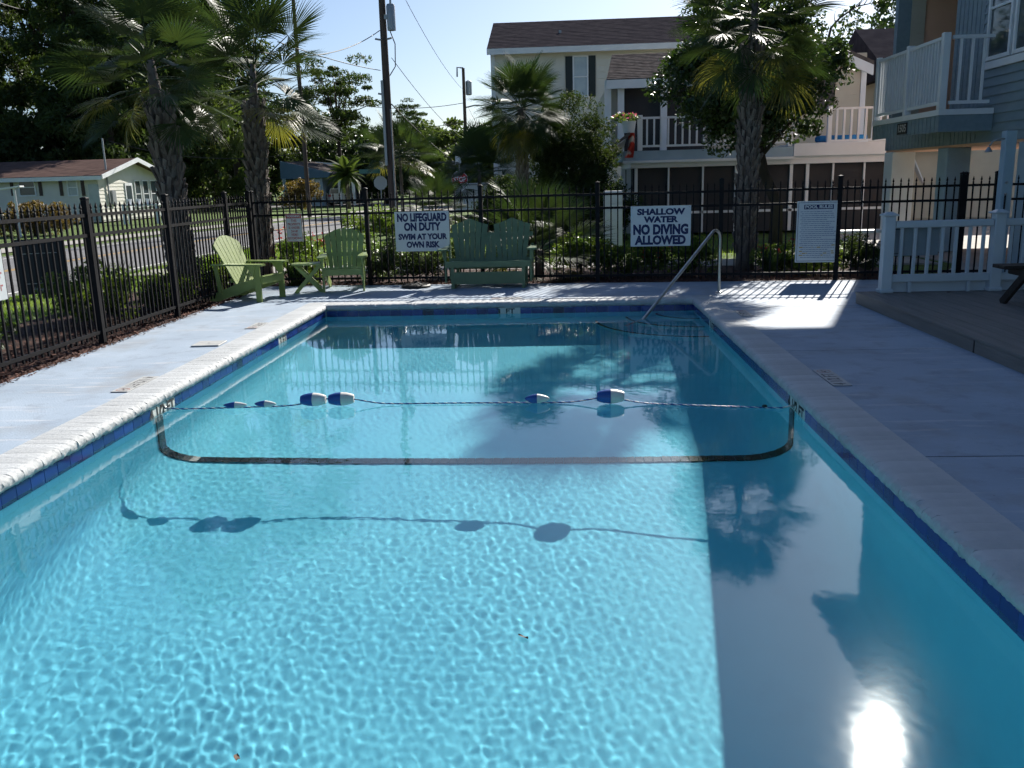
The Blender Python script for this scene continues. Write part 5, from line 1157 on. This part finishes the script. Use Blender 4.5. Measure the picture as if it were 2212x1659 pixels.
# spiky grass clump
def spikes(label, x, y, n, L, m, name='spiky_plant'):
    t = thing(name, label, 'plant', (x,y,-0.03)); V = []; F = []
    for k in range(n):
        a = random.uniform(0,6.28); tl = random.uniform(0.15,0.75); l = L*random.uniform(0.6,1.1); d = Vector((math.cos(a)*math.sin(tl),math.sin(a)*math.sin(tl),math.cos(tl))); s = Vector((-math.sin(a),math.cos(a),0))*0.016; p = Vector((random.gauss(0,0.04),random.gauss(0,0.04),0)); m_ = len(V)
        V += [p-s,p+s,p+d*l*0.55+s*0.9,p+d*l*0.55-s*0.9,p+d*l-Vector((0,0,0.12*l))]; F += [(m_,m_+1,m_+2,m_+3),(m_+3,m_+2,m_+4)]
    MB().add(V, F).build('leaves', m, t, rel=True)
spikes('spiky grass clump behind the left fence, over the leafy shrub', -6.3, 12.1, 60, 0.95, palm_leaf)
spikes('long leaved clump below the warning sign', atY(640,600,15.1).x, 15.1, 60, 0.7, palm_leaf)
spikes('iris like clump right of the tall palm trunk', atY(1665,580,15.3).x, 15.3, 50, 0.65, palm_leaf)
# hedge before the ranch house and before the blue house
q = atz(75, 505); tree('hedge', 'rust topped hedge before the ranch house', (q.x,q.y,-0.08), 1.35, (2.0,0.9,0.65), red_leaf, n_cl=70, per=120, cr=0.36, size=0.12, trunk_r=0.05, bole=0.2, cat='hedge', ctr=(0,0,0.68), low=-1)
q = cb(560,1080); q = Vector((q.x,66,0)); tree('hedge', 'rust coloured round bush before the blue carport', (cb(560,1000,66).x,66,-0.08), 2.2, (1.75,1.2,1.05), red_leaf, n_cl=60, per=110, cr=0.45, size=0.16, trunk_r=0.05, bole=0.2, cat='hedge', ctr=(0,0,1.1), low=-1)
tree('hedge', 'green hedge strip along the verge left of the first utility pole', (atY(840,455,31).x,31,-0.08), 0.85, (1.9,0.8,0.42), bush_leaf, n_cl=60, per=100, cr=0.30, size=0.10, trunk_r=0.03, bole=0.2, cat='hedge', ctr=(0,0,0.42), low=-1)
# lawn grass close to the fences and verge
n = 26000; gx_ = np.concatenate([rng.uniform(-9.4,-6.8,n//2), rng.uniform(-9,5,n//2)]); gy_ = np.concatenate([rng.uniform(8,26,n//2), rng.uniform(19.2,27,n//2)])
a_ = rng.uniform(0,6.28,n); hh = rng.uniform(0.04,0.10,n); w_ = 0.006+0.006*rng.random(n); dx, dy = np.cos(a_)*w_, np.sin(a_)*w_; lx_, ly_ = rng.normal(0,0.03,n), rng.normal(0,0.03,n)
V = np.stack([np.stack([gx_-dx,gy_-dy,np.full(n,-0.085)],-1),np.stack([gx_+dx,gy_+dy,np.full(n,-0.085)],-1),np.stack([gx_+lx_,gy_+ly_,-0.085+hh],-1)],1).reshape(-1,3)
tag(npmesh('lawn_grass', V, np.arange(3*n).reshape(n,3), grass_m), 'short green lawn grass beyond the fences', 'grass', kind='stuff')

# ================================================================ POLES, WIRES, STREET SIGNS, YARD THINGS
def pole(label, px, pyb, Y, r0, ztop, pxt=None):
    q = atY(px, pyb, Y); t = thing('utility_pole', label, 'utility pole', (q.x,Y,-0.08)); lean = 0
    MB().tube([(0,0,-0.1),(lean*0.5,0,ztop*0.5),(lean,0,ztop)], [r0,r0*0.88,r0*0.72], 12).build('shaft', pole_m, t, smooth='auto', rel=True)
    return t
Y1p = 44.0; t1 = pole('tall near utility pole with grey transformer', 849, 440, Y1p, 0.20, 13.0)
T = lambda px, py, Y, o: atY(px, py, Y)-Vector(o.location)
q = T(832,38,Y1p,t1); MB().lathe([(0.10,-0.62),(0.20,-0.60),(0.21,0.45),(0.17,0.55),(0.05,0.58)], (0.42,-0.15,q.z), 16).build('transformer', galv_m, t1, smooth='auto', rel=True)
MB().tube([(0.42,-0.15,q.z+0.58),(0.42,-0.15,q.z+0.95)],0.05,8).build('bushing', galv_m, t1, rel=True); MB().bar((0.1,-0.1,q.z),(0.25,-0.15,q.z),0.1,0.2).build('bracket', galv_m, t1, rel=True)
for z_, s_ in ((87,-1),(205,-1),(86,1)): zz = T(820,z_,Y1p,t1).z; MB().tube([(s_*0.15,-0.1,zz),(s_*0.4,-0.12,zz+0.05)],0.045,7).build('insulator', galv_m, t1, rel=True)
MB().tube([(0.3,-0.2,q.z-0.5),(0.55,-0.2,q.z-1.2),(0.5,-0.15,q.z-2.2),(0.2,-0.1,q.z-2.6)],0.025,5).build('drop_lead', wire_m, t1, smooth=True, rel=True)
MB().tube([(0.16,-0.17,0.1),(0.16,-0.17,5.2)],0.035,6).build('conduit', galv_m, t1, rel=True); MB().box(-0.22,-0.30,2.6,-0.10,-0.18,6.5).build('cable_guard', galv_m, t1, rel=True)
MB().tube([(-0.1,0,12.6),(-0.6,-0.1,12.75),(-1.2,-0.2,12.85)],0.03,6).build('lamp_arm', galv_m, t1, rel=True)
Y2p = 78.0; t2 = pole('far utility pole right of the open sky', 1009, 380, Y2p, 0.17, atY(1003,147,Y2p).z+0.08)
q = T(1010,190,Y2p,t2); MB().lathe([(0.15,-0.6),(0.26,-0.55),(0.26,0.5),(0.1,0.6)], (0.42,-0.1,q.z), 12).build('transformer', galv_m, t2, smooth='auto', rel=True)
MB().tube([(0,0,q.z+1.6),(-0.5,-0.1,q.z+1.65),(-0.52,-0.1,q.z+0.9)],0.07,7).build('fuse_cutout', galv_m, t2, rel=True); MB().tube([(0.1,0,T(1010,232,Y2p,t2).z),(0.9,-0.1,T(1010,228,Y2p,t2).z),(1.5,-0.1,T(1010,230,Y2p,t2).z)],0.06,7).build('lamp_arm', galv_m, t2, rel=True)
t3 = pole('thin bare pole rising through the second palm crown', 666, 430, 50, 0.125, 14.5)
def wire(label, a, b, sag, r=0.018):
    a, b = Vector(a), Vector(b); P = [a.lerp(b,s)-Vector((0,0,sag*4*s*(1-s))) for s in np.linspace(0,1,22)]
    tag(MB().tube(P, r, 5).build('power_line', wire_m, smooth=True), label, 'power line', 'overhead power lines')
A = lambda px, py, Y: atY(px, py, Y)
wire('power line sloping from the near pole insulator to the far pole', A(846,225,Y1p), A(1004,362,Y2p), 0.3, 0.03)
wire('thin power line from the near pole transformer down to the far pole lamp arm', A(846,125,Y1p), A(1003,310-10,Y2p), 0.4, 0.016)
wire('faint power line crossing high above the far pole', A(866,-20,Y1p), A(1003,196,Y2p), 0.5, 0.014)
wire('power line running left from the upper insulator of the near pole', A(820,66,Y1p), A(560,112,30), 0.5, 0.02)
wire('power line running left from the lower insulator of the near pole', A(822,152,Y1p), A(600,90,30), 0.1, 0.018)
wire('level power line from the far pole lamp arm to the pines', A(1003,222,Y2p), A(760,225,80), 0.4, 0.025)
wire('lower level power line from the far pole to the pines', A(1003,265,Y2p), A(760,272,80), 0.3, 0.025)
wire('power line from the far pole towards the tall beige house', A(1012,232,Y2p), A(1064,306,YT+2), 0.3, 0.02)
wire('second power line from the far pole towards the tall beige house', A(1012,272,Y2p), A(1064,318,YT+2), 0.3, 0.016)
wire('service wire from the ranch house mast to the thin pole', A(238,305,52), A(650,330,50), 0.6, 0.02)
wire('power line crossing the top left sky corner', A(-40,-10,40), A(60,22,60), 0.1, 0.03)
# stop signs
def octa(t, r, m, front=True, z=2.1, txt=True):
    P = [(r*math.cos(R(22.5+45*k)),0,z+r*math.sin(R(22.5+45*k))) for k in range(8)]
    MB().prism(P, (0,0.006,0)).build('octagon', m, t, rel=True)
    if txt:
        MB().prism([(x*1.06,0.0075,z+(zz-z)*1.06) for x, _, zz in P], (0,0.004,0)).build('white_edge', white_m, t, rel=True)
        lettering('STOP', white_m, t, (0,-0.004,z), UPR, width=r*1.5, height=r*0.62, bold=0.03)
    MB().tube([(0,0.04,-0.05),(0,0.04,z+0.75)],0.035,7).build('post', galv_m, t, rel=True)
stop_red = mat('stop_sign_red', (0.45,0.03,0.03), rough=0.4)
q = A(993,388,46); t = thing('stop_sign', 'red STOP sign facing the pool, above the fan palm', 'sign', (q.x,46,-0.08)); octa(t, 0.41, stop_red, z=q.z+0.08)
MB().box(-0.18,-0.01,q.z+0.85,0.10,0.02,q.z+1.25).build('small_plate', white_m, t, rel=True)
q = A(822,395,52); t = thing('stop_sign', 'grey back of a stop sign with a street name blade on top', 'sign', (q.x,52,-0.08)); octa(t, 0.41, galv_m, z=q.z+0.08, txt=False)
green_bl = mat('street_blade_green', (0.05,0.16,0.15), rough=0.4)
MB().box(-1.2,-0.02,q.z+0.62,0.0,0.0,q.z+0.86).build('street_blade', green_bl, t, rel=True); MB().box(0.02,-0.03,q.z+0.95,0.22,-0.01,q.z+1.25).build('small_plate', white_m, t, rel=True)
# white board shed panel below the stop sign
a_, b_ = A(978,397,43), A(1062,440,43)
t = thing('white_truck_box', 'plain pale box body standing behind the fan palm', 'box', ((a_.x+b_.x)/2,43,0))
MB().prism_chamfer(a_.x,43,0.3,b_.x,47,a_.z,0.03).build('body', white_m, t); MB().box(a_.x+0.02,42.97,a_.z-0.09,b_.x-0.02,42.999,a_.z-0.01).build('top_edge', galv_m, t)
# white cabinet beside the porch house
a_, b_ = A(1305,413,20.5), A(1345,485,20.5)
t = thing('white_cabinet', 'white two door cabinet behind the fence left of the SHALLOW WATER sign', 'cabinet', ((a_.x+b_.x)/2,20.5,0))
MB().prism_chamfer(a_.x,20.5,0.12,b_.x,20.9,a_.z,0.01).build('body', signw_m, t)
zm = (a_.z+0.5)/2+0.15
MB().prism_chamfer(a_.x+0.01,20.48,0.16,b_.x-0.01,20.499,zm-0.01,0.006).build('lower_door', signw_m, t); MB().prism_chamfer(a_.x+0.01,20.48,zm+0.01,b_.x-0.01,20.499,a_.z-0.03,0.006).build('upper_door', signw_m, t)
# black yard sign outside the left fence
q = atz(98, 642, -0.08)
t = thing('yard_sign', 'black leaning yard sign board outside the left fence', 'sign', (q.x,q.y,-0.08), R(28))
MB().bar((0,0,0.06),(0,0.10,0.98),0.74,0.03,(0,1,0)).build('board', mat('black_board',(0.008,0.009,0.01),rough=0.35), t, rel=True)
for z_ in (0.24,0.74): MB().bar((-0.26,-0.018+0.109*z_-0.005,z_),(0.26,-0.018+0.109*z_-0.005,z_),0.012,0.004,(0,1,0)).build('print_line', galv_m, t, rel=True)
lettering('FOR SALE', galv_m, t, (0.05,-0.010,0.14), (R(84),0,0), width=0.42, height=0.055, bold=0.01)
lettering('2', galv_m, t, (0.24,0.055,0.66), (R(84),0,0), height=0.09, bold=0.0)
for s_ in (-1,1): MB().tube([(s_*0.3,0.03,0),(s_*0.3,0.13,1.0)],0.012,6).build('stake', galv_m, t, rel=True)
# white mailbox stand across the road and a bird bath
q = atz(312, 480); t = thing('potting_table', 'white table with pots before the ranch house gable', 'table', (q.x,q.y,-0.08))
MB().prism_chamfer(-1.0,-0.35,0.95,1.0,0.35,1.03,0.01).build('top', white_m, t, rel=True)
for x_ in (-0.9,0.9):
    for y_ in (-0.28,0.28): MB().box(x_-0.07,y_-0.05,0,x_+0.07,y_+0.05,0.948).build('leg', white_m, t, rel=True)
for x_ in (-0.7,-0.2,0.35): MB().lathe([(0.09,1.031),(0.14,1.30),(0.12,1.30)], (x_,0,0), 12).build('pot', white_m, t, rel=True)
q = atz(72, 505); t = thing('bird_feeder', 'white flat topped post by the rust topped hedge', 'post', (q.x,q.y-0.9,-0.08))
MB().tube([(0,0,0),(0,0,1.95)],0.05,8).build('post', white_m, t, rel=True); MB().bar((-0.55,0,1.93),(0.35,0,2.02),0.3,0.06).build('cap', white_m, t, rel=True)
# garden bench and chair glimpsed on the lawn before the porch house
q = A(1862,505,19.5); t = thing('garden_bench', 'white topped low garden bench right of the POOL RULES board', 'bench', (q.x,19.5,-0.05))
MB().prism_chamfer(-0.8,-0.2,0.42,0.8,0.2,0.48,0.01).build('seat', white_m, t, rel=True)
for s_ in (-0.7,0.7): MB().box(s_-0.04,-0.16,0,s_+0.04,0.16,0.419).build('leg', white_m, t, rel=True)
for o in RECV: o.cycles.is_caustics_receiver = True
